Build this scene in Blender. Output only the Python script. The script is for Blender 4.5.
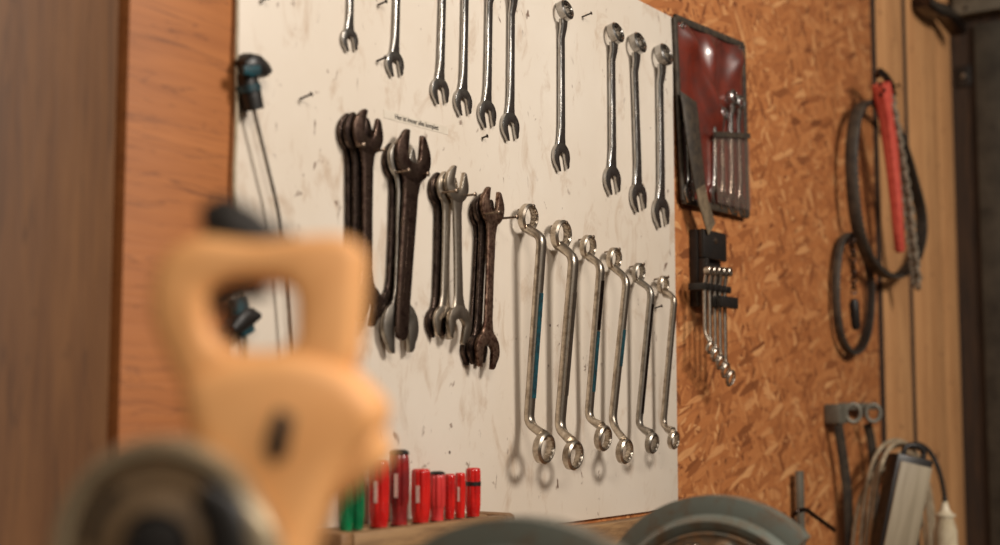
import bpy, bmesh, math, random
from mathutils import Vector, Matrix, Quaternion
random.seed(7)
for o in list(bpy.data.objects): bpy.data.objects.remove(o)
COL = bpy.context.scene.collection
SC = bpy.context.scene
PI = math.pi

# ------------------------------------------------------------------ camera
FPX = 1388.9                                   # 50 mm lens on a 36 mm sensor, 1000 px wide
AZ = math.atan(0.667)                          # wall runs 33.7 degrees off the view axis
PIT = math.atan(134.5 / FPX)
CAM = Vector((0, -1.07, 1.45))
FWD = Vector((math.cos(AZ) * math.cos(PIT), math.sin(AZ) * math.cos(PIT), math.sin(PIT)))
RGT = Vector((math.sin(AZ), -math.cos(AZ), 0))
UPV = RGT.cross(FWD)
FH = Vector((math.cos(AZ), math.sin(AZ), 0))
cd = bpy.data.cameras.new('camera'); cam = bpy.data.objects.new('camera', cd); COL.objects.link(cam)
cam.location = CAM; cam.rotation_euler = FWD.to_track_quat('-Z', 'Y').to_euler()
cd.lens = 50; cd.sensor_width = 36; cd.clip_start = 0.01
cd.dof.use_dof = True; cd.dof.focus_distance = 2.02; cd.dof.aperture_fstop = 2.5
SC.camera = cam

# ------------------------------------------------------------------ light
w = bpy.data.worlds.new('world'); SC.world = w; w.use_nodes = True
w.node_tree.nodes['Background'].inputs[0].default_value = (1.0, 0.80, 0.60, 1)
w.node_tree.nodes['Background'].inputs[1].default_value = 0.11
def area(name, loc, target, size, power, color):
    l = bpy.data.lights.new(name, 'AREA'); l.shape = 'RECTANGLE'; l.size, l.size_y = size; l.energy = power; l.color = color
    ob = bpy.data.objects.new(name, l); COL.objects.link(ob); ob.location = loc
    ob.rotation_euler = (Vector(target) - Vector(loc)).to_track_quat('-Z', 'Y').to_euler()
    return ob
area('ceiling_lamp_light', (1.75, -3.1, 3.35), (1.7, 0, 1.4), (1.0, 0.7), 116, (1.0, 0.915, 0.82))
area('added_fill_light', (-0.7, -2.6, 3.2), (0.9, -0.3, 1.3), (1.2, 0.6), 46, (1.0, 0.90, 0.79))  # fill added from the left to brighten the saw, no visible source
SC.view_settings.view_transform = 'Standard'
SC.view_settings.look = 'None'
SC.view_settings.exposure = -0.10
SC.view_settings.gamma = 1.0
SC.view_settings.use_curve_mapping = False

# ------------------------------------------------------------------ measuring helpers
def ray(px, py): return (FWD + RGT * ((px - 500) / FPX) + UPV * ((272.5 - py) / FPX))
def at(px, py, o=0.0):            # point on the plane parallel to the wall, o metres in front of it
    d = ray(px, py); t = (-o - CAM.y) / d.y; return CAM + d * t
def wl(px, py, o=0.0):            # the same as wall coordinates: along, up, out
    p = at(px, py, o); return Vector((p.x, p.z, o))
def on_x(px, py, x):
    d = ray(px, py); return CAM + d * ((x - CAM.x) / d.x)
def depth_of(p): return (p - CAM).dot(FWD)

# ------------------------------------------------------------------ materials
MATS = {}
def nodes_for(name):
    m = bpy.data.materials.new(name); m.use_nodes = True; MATS[name] = m
    nt = m.node_tree; b = nt.nodes['Principled BSDF']
    return m, nt, b
def N(nt, t, **kw):
    n = nt.nodes.new(t)
    for k, v in kw.items(): setattr(n, k, v)
    return n
def rgb(r, g, b):
    f = lambda c: (c / 255 / 12.92) if c / 255 <= 0.04045 else ((c / 255 + 0.055) / 1.055) ** 2.4
    return (f(r), f(g), f(b), 1)
def coords(nt, scale=(1, 1, 1), rot=(0, 0, 0), world=False):
    mp = N(nt, 'ShaderNodeMapping'); mp.inputs['Scale'].default_value = scale; mp.inputs['Rotation'].default_value = rot
    if world:
        g = N(nt, 'ShaderNodeNewGeometry'); nt.links.new(g.outputs['Position'], mp.inputs[0])
    else:
        tc = N(nt, 'ShaderNodeTexCoord'); oi = N(nt, 'ShaderNodeObjectInfo')
        mul = N(nt, 'ShaderNodeMath', operation='MULTIPLY'); mul.inputs[1].default_value = 7.0
        nt.links.new(oi.outputs['Random'], mul.inputs[0])
        ad = N(nt, 'ShaderNodeVectorMath', operation='ADD')
        nt.links.new(tc.outputs['Object'], ad.inputs[0]); nt.links.new(mul.outputs[0], ad.inputs[1])
        nt.links.new(ad.outputs[0], mp.inputs[0])
    return mp.outputs[0]
def noise(nt, vec, scale, detail=4, rough=0.55, dist=0):
    n = N(nt, 'ShaderNodeTexNoise'); n.inputs['Scale'].default_value = scale; n.inputs['Detail'].default_value = detail
    n.inputs['Roughness'].default_value = rough; n.inputs['Distortion'].default_value = dist
    nt.links.new(vec, n.inputs['Vector']); return n.outputs['Fac']
def ramp(nt, fac, stops):
    r = N(nt, 'ShaderNodeValToRGB'); el = r.color_ramp.elements
    while len(el) < len(stops): el.new(0.5)
    for e, (p, c) in zip(el, stops):
        e.position = p; e.color = c if len(c) == 4 else (*c, 1)
    nt.links.new(fac, r.inputs[0]); return r.outputs[0]
def gray(v): return (v, v, v, 1)
def mix(nt, fac, a, b, mode='MIX'):
    m = N(nt, 'ShaderNodeMix', data_type='RGBA', blend_type=mode)
    for s, v in ((0, fac), (6, a), (7, b)):
        if isinstance(v, (int, float, tuple)): m.inputs[s].default_value = v
        else: nt.links.new(v, m.inputs[s])
    return m.outputs[2]
def bump(nt, b, h, strength, dist=0.002):
    n = N(nt, 'ShaderNodeBump'); n.inputs['Strength'].default_value = strength; n.inputs['Distance'].default_value = dist
    nt.links.new(h, n.inputs['Height']); nt.links.new(n.outputs[0], b.inputs['Normal'])

def worn(name, a, b_, lo=0.4, hi=0.65, scale=40, rough=(0.3, 0.5), metal=0.0, bmp=0.15, stretch=(1, 1, 1), spec=0.5, coat=0.0):
    """two colours broken up by noise, with roughness and fine relief following it"""
    m, nt, b = nodes_for(name)
    v = coords(nt, stretch); f = noise(nt, v, scale, 6, 0.62)
    c = ramp(nt, f, [(lo, a), (hi, b_)]); nt.links.new(c, b.inputs['Base Color'])
    r = ramp(nt, f, [(lo, gray(rough[0])), (hi, gray(rough[1]))]); nt.links.new(r, b.inputs['Roughness'])
    b.inputs['Metallic'].default_value = metal; b.inputs['Specular IOR Level'].default_value = spec
    b.inputs['Coat Weight'].default_value = coat
    if bmp: bump(nt, b, noise(nt, v, scale * 4, 3), bmp, 0.0006)
    return m
worn('chrome', gray(0.50), rgb(150, 142, 132), 0.35, 0.75, 60, (0.16, 0.34), 1.0, 0.10)
worn('bright_chrome', gray(0.66), rgb(186, 178, 166), 0.35, 0.75, 60, (0.2, 0.34), 1.0, 0.10)
worn('satin_steel', rgb(202, 192, 178), rgb(140, 126, 110), 0.4, 0.70, 70, (0.28, 0.42), 1.0, 0.15)
worn('grey_steel', rgb(176, 170, 160), rgb(118, 108, 98), 0.4, 0.7, 60, (0.34, 0.48), 1.0, 0.15)
worn('dark_steel', rgb(92, 78, 70), rgb(36, 26, 23), 0.36, 0.62, 90, (0.22, 0.42), 0.95, 0.3)
worn('brown_steel', rgb(122, 102, 90), rgb(54, 38, 33), 0.34, 0.62, 90, (0.22, 0.42), 0.95, 0.3)
worn('rusty_steel', rgb(142, 116, 98), rgb(66, 40, 31), 0.40, 0.60, 150, (0.28, 0.5), 0.85, 0.6)
worn('nail_steel', rgb(150, 134, 118), rgb(88, 64, 48), 0.4, 0.7, 300, (0.35, 0.5), 1.0, 0.1)
worn('dark_nail', rgb(60, 48, 40), rgb(30, 22, 18), 0.4, 0.7, 300, (0.4, 0.6), 0.8, 0.1)
worn('teal_paint', rgb(26, 76, 86), rgb(26, 40, 44), 0.42, 0.62, 120, (0.35, 0.5), 0.0, 0.2)
worn('red_plastic', rgb(205, 34, 28), rgb(176, 20, 20), 0.4, 0.6, 30, (0.2, 0.3), 0.0, 0.03, coat=0.4)
worn('maroon_plastic', rgb(146, 36, 34), rgb(112, 24, 26), 0.4, 0.6, 30, (0.25, 0.35), 0.0, 0.03, coat=0.3)
worn('pink_red_plastic', rgb(204, 58, 56), rgb(178, 40, 42), 0.4, 0.6, 30, (0.3, 0.4), 0.0, 0.03)
worn('green_plastic', rgb(10, 118, 70), rgb(4, 86, 50), 0.4, 0.6, 30, (0.18, 0.28), 0.0, 0.03, coat=0.4)
worn('black_plastic', rgb(34, 30, 27), rgb(22, 19, 17), 0.4, 0.6, 60, (0.35, 0.5), 0.0, 0.1)
worn('black_rubber', rgb(46, 41, 36), rgb(28, 24, 21), 0.4, 0.6, 60, (0.5, 0.7), 0.0, 0.2)
worn('belt_back', rgb(72, 64, 54), rgb(44, 38, 32), 0.4, 0.65, 40, (0.5, 0.7), 0.0, 0.2)
worn('white_print', rgb(226, 196, 180), rgb(206, 160, 150), 0.4, 0.6, 400, (0.5, 0.6), 0.0, 0.0)
worn('saw_yellow', rgb(250, 186, 122), rgb(246, 178, 112), 0.4, 0.6, 20, (0.42, 0.55), 0.0, 0.05)
worn('saw_grey', rgb(124, 100, 70), rgb(110, 88, 62), 0.4, 0.6, 20, (0.5, 0.6), 0.0, 0.05)
worn('cast_aluminium', rgb(178, 162, 134), rgb(150, 134, 108), 0.4, 0.6, 40, (0.28, 0.4), 0.5, 0.1)
worn('grinder_paint', rgb(106, 112, 104), rgb(104, 84, 62), 0.46, 0.66, 38, (0.3, 0.5), 0.0, 0.2, spec=0.6, coat=0.2)
worn('grinder_cover', rgb(150, 118, 86), rgb(104, 106, 98), 0.42, 0.62, 40, (0.4, 0.6), 0.1, 0.3)
worn('abrasive', rgb(120, 112, 102), rgb(90, 84, 78), 0.4, 0.6, 400, (0.8, 0.9), 0.0, 0.8)
worn('cable_grey', rgb(176, 160, 134), rgb(140, 124, 100), 0.4, 0.6, 30, (0.45, 0.6), 0.0, 0.05)
worn('lamp_panel', rgb(160, 148, 126), rgb(138, 126, 104), 0.40, 0.64, 6, (0.5, 0.6), 0.0, 0.02, stretch=(12, 0.6, 1))
worn('plug_white', rgb(216, 204, 178), rgb(196, 182, 152), 0.4, 0.6, 30, (0.4, 0.5), 0.0, 0.05)
worn('red_enamel', rgb(204, 88, 72), rgb(184, 66, 54), 0.42, 0.66, 60, (0.35, 0.5), 0.0, 0.1)
worn('maroon_vinyl', rgb(112, 40, 26), rgb(80, 28, 19), 0.4, 0.65, 25, (0.28, 0.38), 0.0, 0.1, spec=0.9, coat=0.8)
worn('dark_strap', rgb(70, 60, 48), rgb(46, 38, 30), 0.4, 0.6, 60, (0.5, 0.65), 0.0, 0.3)
worn('light_strap', rgb(122, 106, 84), rgb(92, 78, 60), 0.4, 0.6, 60, (0.5, 0.65), 0.0, 0.3)
worn('dark_timber', rgb(62, 42, 26), rgb(36, 25, 17), 0.35, 0.65, 10, (0.6, 0.75), 0.0, 0.4, stretch=(6, 6, 0.6))
worn('dull_upright', rgb(74, 70, 62), rgb(48, 44, 38), 0.4, 0.7, 12, (0.45, 0.6), 0.2, 0.1)
worn('chain_steel', rgb(168, 156, 138), rgb(120, 108, 92), 0.4, 0.7, 60, (0.35, 0.5), 0.4, 0.1)
worn('painted_steel', rgb(124, 120, 108), rgb(88, 82, 70), 0.4, 0.7, 12, (0.45, 0.6), 0.3, 0.1)
worn('concrete', rgb(110, 98, 84), rgb(84, 74, 64), 0.4, 0.65, 4, (0.7, 0.85), 0.0, 0.3)
worn('ledge_wood', rgb(156, 122, 84), rgb(116, 86, 56), 0.38, 0.66, 14, (0.55, 0.7), 0.0, 0.3, stretch=(1, 8, 8))
worn('sticker_paper', rgb(224, 214, 198), rgb(216, 205, 188), 0.4, 0.6, 60, (0.35, 0.4), 0.0, 0.0)
worn('ink', rgb(40, 34, 30), rgb(30, 26, 22), 0.4, 0.6, 60, (0.6, 0.7), 0.0, 0.0)

def wood(name, light, dark, crack, along='z', scale=7, knots=0.0):
    m, nt, b = nodes_for(name)
    st = {'z': (1, 1, 0.07), 'x': (0.07, 1, 1)}[along]
    v = coords(nt, st, world=True)
    f1 = noise(nt, v, scale * 4, 5, 0.6, 0.6); f2 = noise(nt, v, scale * 22, 3, 0.6)
    c = ramp(nt, f1, [(0.32, dark), (0.68, light)])
    c = mix(nt, 0.35, c, ramp(nt, f2, [(0.35, dark), (0.6, light)]))
    g = coords(nt, (1, 1, 1), world=True)
    big = noise(nt, g, 3.0, 5, 0.6)
    c = mix(nt, ramp(nt, big, [(0.50, gray(0)), (0.75, gray(0.5))]), c, dark)
    # cracks and scratches
    cv = coords(nt, {'z': (1, 1, 0.05), 'x': (0.10, 1, 1.4)}[along], world=True)
    cr = noise(nt, cv, scale * 3.2, 4, 0.6, 1.0)
    line = ramp(nt, cr, [(0.485, gray(0)), (0.497, gray(1)), (0.509, gray(0))])
    c = mix(nt, mix(nt, noise(nt, g, 9, 2), gray(0), line, 'MIX'), c, crack)
    spots = ramp(nt, noise(nt, g, 26, 3, 0.5), [(0.66, gray(0)), (0.74, gray(knots))])
    c = mix(nt, spots, c, crack)
    nt.links.new(c, b.inputs['Base Color']); b.inputs['Roughness'].default_value = 0.62
    bump(nt, b, f2, 0.25, 0.002)
    return m
wood('plywood', rgb(178, 112, 60), rgb(156, 94, 48), rgb(88, 48, 26), 'x', 7, 0.5)
wood('brown_plank', rgb(116, 78, 44), rgb(86, 54, 29), rgb(54, 33, 19), 'z', 6, 0.3)
wood('pale_plank', rgb(202, 152, 102), rgb(168, 118, 74), rgb(92, 58, 34), 'z', 6, 0.9)
wood('bench_wood', rgb(150, 112, 74), rgb(112, 80, 50), rgb(60, 40, 26), 'x', 6, 0.5)

def make_osb():
    m, nt, b = nodes_for('strand_board')
    base = coords(nt, (1, 1, 1), world=True)
    warp = N(nt, 'ShaderNodeTexNoise'); warp.inputs['Scale'].default_value = 7; warp.inputs['Detail'].default_value = 3
    nt.links.new(base, warp.inputs['Vector'])
    sc = N(nt, 'ShaderNodeVectorMath', operation='SCALE'); sc.inputs['Scale'].default_value = 0.035
    nt.links.new(warp.outputs['Color'], sc.inputs[0])
    ad = N(nt, 'ShaderNodeVectorMath', operation='ADD'); nt.links.new(base, ad.inputs[0]); nt.links.new(sc.outputs[0], ad.inputs[1])
    col = None; hgt = None
    for i, (ang, sx, sz, th) in enumerate([(0.45, 19, 88, 0), (-0.5, 17, 80, 0.40), (0.12, 17, 84, 0.5), (-0.15, 16, 76, 0.55), (1.0, 24, 92, 0.62), (-1.0, 25, 96, 0.68), (0.3, 17, 86, 0.72)]):
        r = N(nt, 'ShaderNodeMapping'); r.inputs['Rotation'].default_value = (0, ang, 0); nt.links.new(ad.outputs[0], r.inputs[0])
        s = N(nt, 'ShaderNodeMapping'); s.inputs['Scale'].default_value = (sx, 0.0, sz); nt.links.new(r.outputs[0], s.inputs[0])
        vo = N(nt, 'ShaderNodeTexVoronoi'); vo.inputs['Scale'].default_value = 1.0; nt.links.new(s.outputs[0], vo.inputs['Vector'])
        sep = N(nt, 'ShaderNodeSeparateColor'); nt.links.new(vo.outputs['Color'], sep.inputs[0])
        c = ramp(nt, sep.outputs[0], [(0.0, rgb(116, 66, 34)), (0.14, rgb(160, 98, 54)), (0.5, rgb(182, 116, 66)), (0.85, rgb(194, 130, 78)), (1.0, rgb(216, 160, 106))])
        g = N(nt, 'ShaderNodeMapping'); g.inputs['Scale'].default_value = (20, 0, 420); nt.links.new(r.outputs[0], g.inputs[0])
        gr = noise(nt, g.outputs[0], 1.0, 3, 0.6)
        c = mix(nt, ramp(nt, gr, [(0.42, gray(0.0)), (0.7, gray(0.45))]), c, rgb(140, 80, 40))
        edge = ramp(nt, vo.outputs['Distance'], [(0.55, gray(0)), (0.9, gray(0.45))])
        c = mix(nt, edge, c, rgb(134, 78, 44))
        if col is None: col, hgt = c, sep.outputs[0]
        else:
            k = N(nt, 'ShaderNodeMath', operation='GREATER_THAN'); k.inputs[1].default_value = th; nt.links.new(sep.outputs[1], k.inputs[0])
            col = mix(nt, k.outputs[0], col, c); hgt = mix(nt, k.outputs[0], hgt, sep.outputs[0])
    # dark scratches
    cv = noise(nt, base, 5.0, 3, 0.5, 1.5)
    sp = ramp(nt, noise(nt, base, 38, 3, 0.6), [(0.66, gray(0)), (0.72, gray(0.8))])
    col = mix(nt, sp, col, rgb(70, 36, 20))
    nt.links.new(col, b.inputs['Base Color']); b.inputs['Roughness'].default_value = 0.5
    bump(nt, b, hgt, 0.35, 0.002)
make_osb()

def make_board_paint():
    m, nt, b = nodes_for('white_board_paint')
    g = coords(nt, (1, 1, 1), world=True)
    c = ramp(nt, noise(nt, g, 2.2, 6, 0.6), [(0.35, rgb(226, 216, 202)), (0.7, rgb(214, 200, 182))])
    # tan smears
    s = ramp(nt, noise(nt, coords(nt, (1.6, 1, 0.8), world=True), 14, 6, 0.68, 0.8), [(0.55, gray(0)), (0.74, gray(0.6))])
    c = mix(nt, s, c, rgb(176, 146, 116))
    # dark specks and short scratches
    patch = ramp(nt, noise(nt, g, 7, 3), [(0.46, gray(0)), (0.56, gray(1))])
    d = ramp(nt, noise(nt, coords(nt, (1, 1, 0.6), world=True), 60, 4, 0.6, 0.6), [(0.64, gray(0)), (0.70, gray(0.85))])
    d = mix(nt, patch, gray(0), d)
    c = mix(nt, d, c, rgb(96, 64, 46))
    vo = N(nt, 'ShaderNodeTexVoronoi'); vo.inputs['Scale'].default_value = 16; nt.links.new(g, vo.inputs['Vector'])
    h = ramp(nt, vo.outputs['Distance'], [(0.028, gray(0.9)), (0.042, gray(0))])
    sep = N(nt, 'ShaderNodeSeparateColor'); nt.links.new(vo.outputs['Color'], sep.inputs[0])
    hk = ramp(nt, sep.outputs[0], [(0.62, gray(0)), (0.63, gray(1))])
    c = mix(nt, mix(nt, hk, gray(0), h), c, rgb(70, 46, 34))
    nt.links.new(c, b.inputs['Base Color'])
    b.inputs['Roughness'].default_value = 0.42; b.inputs['Specular IOR Level'].default_value = 0.35
    bump(nt, b, noise(nt, g, 40, 3), 0.05, 0.002)
make_board_paint()

def make_clear():
    m, nt, b = nodes_for('clear_vinyl')
    out = nt.nodes['Material Output']; t = N(nt, 'ShaderNodeBsdfTransparent'); t.inputs[0].default_value = (0.95, 0.9, 0.86, 1)
    mx = N(nt, 'ShaderNodeMixShader'); b.inputs['Base Color'].default_value = (0.5, 0.4, 0.35, 1); b.inputs['Roughness'].default_value = 0.15
    mx.inputs[0].default_value = 0.07
    nt.links.new(t.outputs[0], mx.inputs[1]); nt.links.new(b.outputs[0], mx.inputs[2]); nt.links.new(mx.outputs[0], out.inputs[0])
    v = coords(nt); bump(nt, b, noise(nt, v, 60, 3), 0.5, 0.004)
make_clear()

# ------------------------------------------------------------------ geometry helpers
def V(*a): return Vector(a)
def add_box(bm, lo, hi, M=None):
    lo, hi = Vector(lo), Vector(hi)
    vs = [bm.verts.new((x, y, z)) for x in (lo.x, hi.x) for y in (lo.y, hi.y) for z in (lo.z, hi.z)]
    for q in ((0, 1, 3, 2), (4, 6, 7, 5), (0, 4, 5, 1), (2, 3, 7, 6), (0, 2, 6, 4), (1, 5, 7, 3)):
        bm.faces.new([vs[i] for i in q])
    if M: bmesh.ops.transform(bm, matrix=M, verts=vs)
    return vs
def loops(bm, rings, closed=False, caps=True):
    """skin a list of equal-length vertex rings"""
    R = [[bm.verts.new(p) for p in r] for r in rings]
    n = len(R[0]); m = len(R)
    for i in range(m if closed else m - 1):
        a, b = R[i], R[(i + 1) % m]
        for j in range(n):
            bm.faces.new((a[j], a[(j + 1) % n], b[(j + 1) % n], b[j]))
    if caps and not closed:
        bm.faces.new(R[0][::-1]); bm.faces.new(R[-1])
    return R
def section(w, t, kind='round', n=12):
    if kind == 'rect':
        c = min(w, t) * 0.22
        x, y = w / 2, t / 2
        return [(x - c, -y), (x, -y + c), (x, y - c), (x - c, y), (-x + c, y), (-x, y - c), (-x, -y + c), (-x + c, -y)]
    e = 0.62 if kind == 'oval' else 1.0
    out = []
    for i in range(n):
        a = 2 * PI * i / n; cx, sx = math.cos(a), math.sin(a)
        out.append((w / 2 * math.copysign(abs(cx) ** e, cx), t / 2 * math.copysign(abs(sx) ** e, sx)))
    return out
def loft(bm, pts, ws, ts, normal=(0, 0, 1), kind='oval', closed=False, n=12, caps=True):
    pts = [Vector(p) for p in pts]; m = len(pts); nr = Vector(normal); rings = []
    for i, p in enumerate(pts):
        if closed: t = pts[(i + 1) % m] - pts[i - 1]
        else: t = pts[min(i + 1, m - 1)] - pts[max(i - 1, 0)]
        t.normalize(); nn = (nr - t * nr.dot(t)).normalized(); x = t.cross(nn)
        w_ = ws[i] if isinstance(ws, (list, tuple)) else ws; t_ = ts[i] if isinstance(ts, (list, tuple)) else ts
        rings.append([p + x * a + nn * b for a, b in section(w_, t_, kind, n)])
    loops(bm, rings, closed, caps)
def tube(bm, pts, r, n=8, closed=False):
    """round tube with parallel-transported frames"""
    pts = [Vector(p) for p in pts]; m = len(pts)
    t0 = (pts[1] - pts[0]).normalized(); nn = t0.orthogonal().normalized(); rings = []
    for i, p in enumerate(pts):
        if closed: t = pts[(i + 1) % m] - pts[i - 1]
        else: t = pts[min(i + 1, m - 1)] - pts[max(i - 1, 0)]
        t.normalize(); nn = (nn - t * nn.dot(t)).normalized(); b = t.cross(nn)
        rr = r[i] if isinstance(r, (list, tuple)) else r
        rings.append([p + (nn * math.cos(2 * PI * k / n) + b * math.sin(2 * PI * k / n)) * rr for k in range(n)])
    loops(bm, rings, closed)
def smooth_path(pts, per=6, closed=False):
    pts = [Vector(p) for p in pts]; m = len(pts); out = []
    for i in range(m if closed else m - 1):
        g = (lambda k: pts[k % m]) if closed else (lambda k: pts[max(0, min(m - 1, k))])
        p0, p1, p2, p3 = g(i - 1), g(i), g(i + 1), g(i + 2)
        for s in range(per):
            t = s / per
            out.append(0.5 * ((2 * p1) + (p2 - p0) * t + (2 * p0 - 5 * p1 + 4 * p2 - p3) * t * t + (3 * p1 - p0 - 3 * p2 + p3) * t ** 3))
    if not closed: out.append(pts[-1])
    return out
def fillet(pts, r, k=5):
    """round the inner corners of an open polyline"""
    pts = [Vector(p) for p in pts]; out = [pts[0]]
    for i in range(1, len(pts) - 1):
        a, b, c = pts[i - 1], pts[i], pts[i + 1]
        d1 = (a - b); d2 = (c - b); rr = min(r, d1.length * 0.45, d2.length * 0.45)
        p, q = b + d1.normalized() * rr, b + d2.normalized() * rr
        for j in range(k + 1):
            t = j / k; out.append(p * (1 - t) ** 2 + b * 2 * t * (1 - t) + q * t * t)
    out.append(pts[-1]); return out
def prism(bm, poly, z0, z1, M=None):
    a = [bm.verts.new((x, y, z0)) for x, y in poly]; b = [bm.verts.new((x, y, z1)) for x, y in poly]
    n = len(poly)
    bm.faces.new(a[::-1]); bm.faces.new(b)
    for i in range(n): bm.faces.new((a[i], a[(i + 1) % n], b[(i + 1) % n], b[i]))
    if M: bmesh.ops.transform(bm, matrix=M, verts=a + b)
def lathe(bm, prof, n=32, M=None, a0=0.0, a1=2 * PI):
    """profile of (radius, height) spun round z; full turn or a sector with end caps"""
    full = abs(a1 - a0 - 2 * PI) < 1e-6; cnt = n if full else n + 1; vs = []
    rings = []
    for i in range(cnt):
        a = a0 + (a1 - a0) * i / n
        rings.append([bm.verts.new((max(r, 1e-5) * math.cos(a), max(r, 1e-5) * math.sin(a), z)) for r, z in prof])
    m = len(prof)
    for i in range(n):
        A, B = rings[i], rings[(i + 1) % cnt]
        for j in range(m - 1): bm.faces.new((A[j], B[j], B[j + 1], A[j + 1]))
    if not full:
        for r_ in (rings[0], rings[-1]): bm.faces.new(r_)
    vs = [v for r_ in rings for v in r_]
    if M: bmesh.ops.transform(bm, matrix=M, verts=vs)
    bmesh.ops.remove_doubles(bm, verts=vs, dist=2e-5)
def holed_prism(bm, outer, hole, z0, z1):
    vo = [bm.verts.new((x, y, z0)) for x, y in outer]; vh = [bm.verts.new((x, y, z0)) for x, y in hole]
    es = [bm.edges.new((vo[i], vo[(i + 1) % len(vo)])) for i in range(len(vo))] + [bm.edges.new((vh[i], vh[(i + 1) % len(vh)])) for i in range(len(vh))]
    r = bmesh.ops.triangle_fill(bm, edges=es, use_beauty=True)
    fs = [f for f in r['geom'] if isinstance(f, bmesh.types.BMFace)]
    e = bmesh.ops.extrude_face_region(bm, geom=fs)
    bmesh.ops.translate(bm, verts=[v for v in e['geom'] if isinstance(v, bmesh.types.BMVert)], vec=(0, 0, z1 - z0))
    bmesh.ops.dissolve_limit(bm, angle_limit=0.01, verts=bm.verts[:], edges=bm.edges[:])
def star_ring(bm, Ro, Ri, h, M=None, ch=0.12, flare=1.0):
    """ring end of a wrench: round outside, twelve-point hole"""
    n = 48; c = Ro * ch; rings = []
    prof = [(Ro - c, -h / 2), (Ro, -h / 2 + c), (Ro * flare, h / 2 - c), (Ro * flare - c, h / 2)]
    star = [1.0, 0.955, 0.91, 0.955]
    out = []
    for i in range(n):
        a = 2 * PI * i / n; ca, sa = math.cos(a), math.sin(a); s = Ri * star[i % 4]
        out.append([V(r * ca, r * sa, z) for r, z in prof] + [V((Ri * 1.06) * ca, (Ri * 1.06) * sa, h / 2), V(s * ca, s * sa, h / 2 - c), V(s * ca, s * sa, -h / 2 + c), V(Ri * 1.06 * ca, Ri * 1.06 * sa, -h / 2)])
    R = [[bm.verts.new(p) for p in r] for r in out]; m = len(out[0])
    for i in range(n):
        A, B = R[i], R[(i + 1) % n]
        for j in range(m): bm.faces.new((A[j], B[j], B[(j + 1) % m], A[(j + 1) % m]))
    if M: bmesh.ops.transform(bm, matrix=M, verts=[v for r in R for v in r])
def bevel(bm, wdt, ang=40, seg=2):
    bmesh.ops.recalc_face_normals(bm, faces=bm.faces)
    es = [e for e in bm.edges if len(e.link_faces) == 2 and e.calc_face_angle(0) > math.radians(ang)]
    if es: bmesh.ops.bevel(bm, geom=es, offset=wdt, offset_type='OFFSET', segments=seg, profile=0.5, affect='EDGES', clamp_overlap=True)
def mesh_from(bm, name, smooth=40):
    bmesh.ops.recalc_face_normals(bm, faces=bm.faces)
    me = bpy.data.meshes.new(name); bm.to_mesh(me); bm.free()
    if smooth:
        for p in me.polygons: p.use_smooth = True
        me.set_sharp_from_angle(angle=math.radians(smooth))
    return me
def obj(name, bm, material, parent=None, smooth=40):
    me = bm if isinstance(bm, bpy.types.Mesh) else mesh_from(bm, name, smooth)
    if not me.materials: me.materials.append(MATS[material])
    o = bpy.data.objects.new(name, me); COL.objects.link(o)
    if parent: o.parent = parent
    return o
def tag(o, label, cat, group=None):
    o['label'] = label; o['category'] = cat
    if group: o['group'] = group
    return o
def thing(name, label, cat, M=None, group=None):
    o = bpy.data.objects.new(name, None); COL.objects.link(o); o.empty_display_size = 0.02
    if M is not None: o.matrix_world = M
    return tag(o, label, cat, group)
def struct(name, bm, material, parent=None):
    o = obj(name, bm, material, parent, smooth=30)
    if not parent: o['kind'] = 'structure'
    return o
def BM(): return bmesh.new()
RX = Matrix.Rotation(PI / 2, 4, 'X')                       # local x along wall, y up, z out of the wall
def wall_frame(u, z, ang=0.0, o=0.0): return Matrix.Translation((u, -o, z)) @ RX @ Matrix.Rotation(ang, 4, 'Z')
def boxobj(name, lo, hi, material, parent=None, bv=0.0):
    bm = BM(); add_box(bm, lo, hi)
    if bv: bevel(bm, bv)
    return obj(name, bm, material, parent, 30)

# ================================================================== the setting
U_PLY0 = at(121, 200).x; U_BOARD0 = at(234, 200).x; U_BOARD1 = at(675.5, 270).x
U_OSB1 = at(879, 250).x; U_SEAM1 = at(911, 300).x; U_SEAM2 = at(943, 300).x; U_END = at(957, 250).x
BACK = 0.006                                               # face of the strand board, board panel stands proud of it
wb = BM(); add_box(wb, (-1.2, BACK + 0.02, 0), (U_END + 0.3, BACK + 0.12, 2.75)); wall = struct('wall_back', wb, 'dark_timber')
def wall_piece(name, x0, x1, y0, mat_, z0=0.0, z1=2.75, bv=0.002):
    bm = BM(); add_box(bm, (x0, y0, z0), (x1, BACK + 0.02, z1)); bevel(bm, bv); return struct(name, bm, mat_, wall)
wall_piece('strand_board', U_PLY0 + 0.10, U_OSB1 - 0.0005, BACK, 'strand_board')
wall_piece('plywood_strip', U_PLY0 + 0.003, U_BOARD0 - 0.002, -0.002, 'plywood')
x = U_PLY0 - 0.013
for k in range(4):
    wall_piece('plank', x - 0.235, x, -0.006, 'brown_plank', bv=0.003); x -= 0.238
wall_piece('plank', U_OSB1 + 0.0065, U_SEAM1 - 0.0065, 0.0, 'pale_plank', bv=0.004)
wall_piece('plank', U_SEAM1 + 0.0065, U_SEAM2 - 0.002, -0.003, 'pale_plank', bv=0.004)
for xj, hw_ in ((U_OSB1 + 0.003, 0.003), (U_SEAM1, 0.006)):  # added dark strips in the plank seams, standing in for gap shade
    wall_piece('seam_shade_strip', xj - hw_, xj + hw_, -0.0045, 'dark_timber', bv=0.0005)
wall_piece('plank', U_SEAM2 + 0.001, U_END, 0.0, 'pale_plank', bv=0.004)
wr = BM(); add_box(wr, (U_END, -3.2, 0), (U_END + 0.1, 0.02, 2.75)); wall_r = struct('wall_right', wr, 'dark_timber')
fl = BM(); add_box(fl, (-1.2, -4.0, -0.05), (U_END + 0.3, 0.12, 0.0)); struct('floor', fl, 'concrete')

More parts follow.
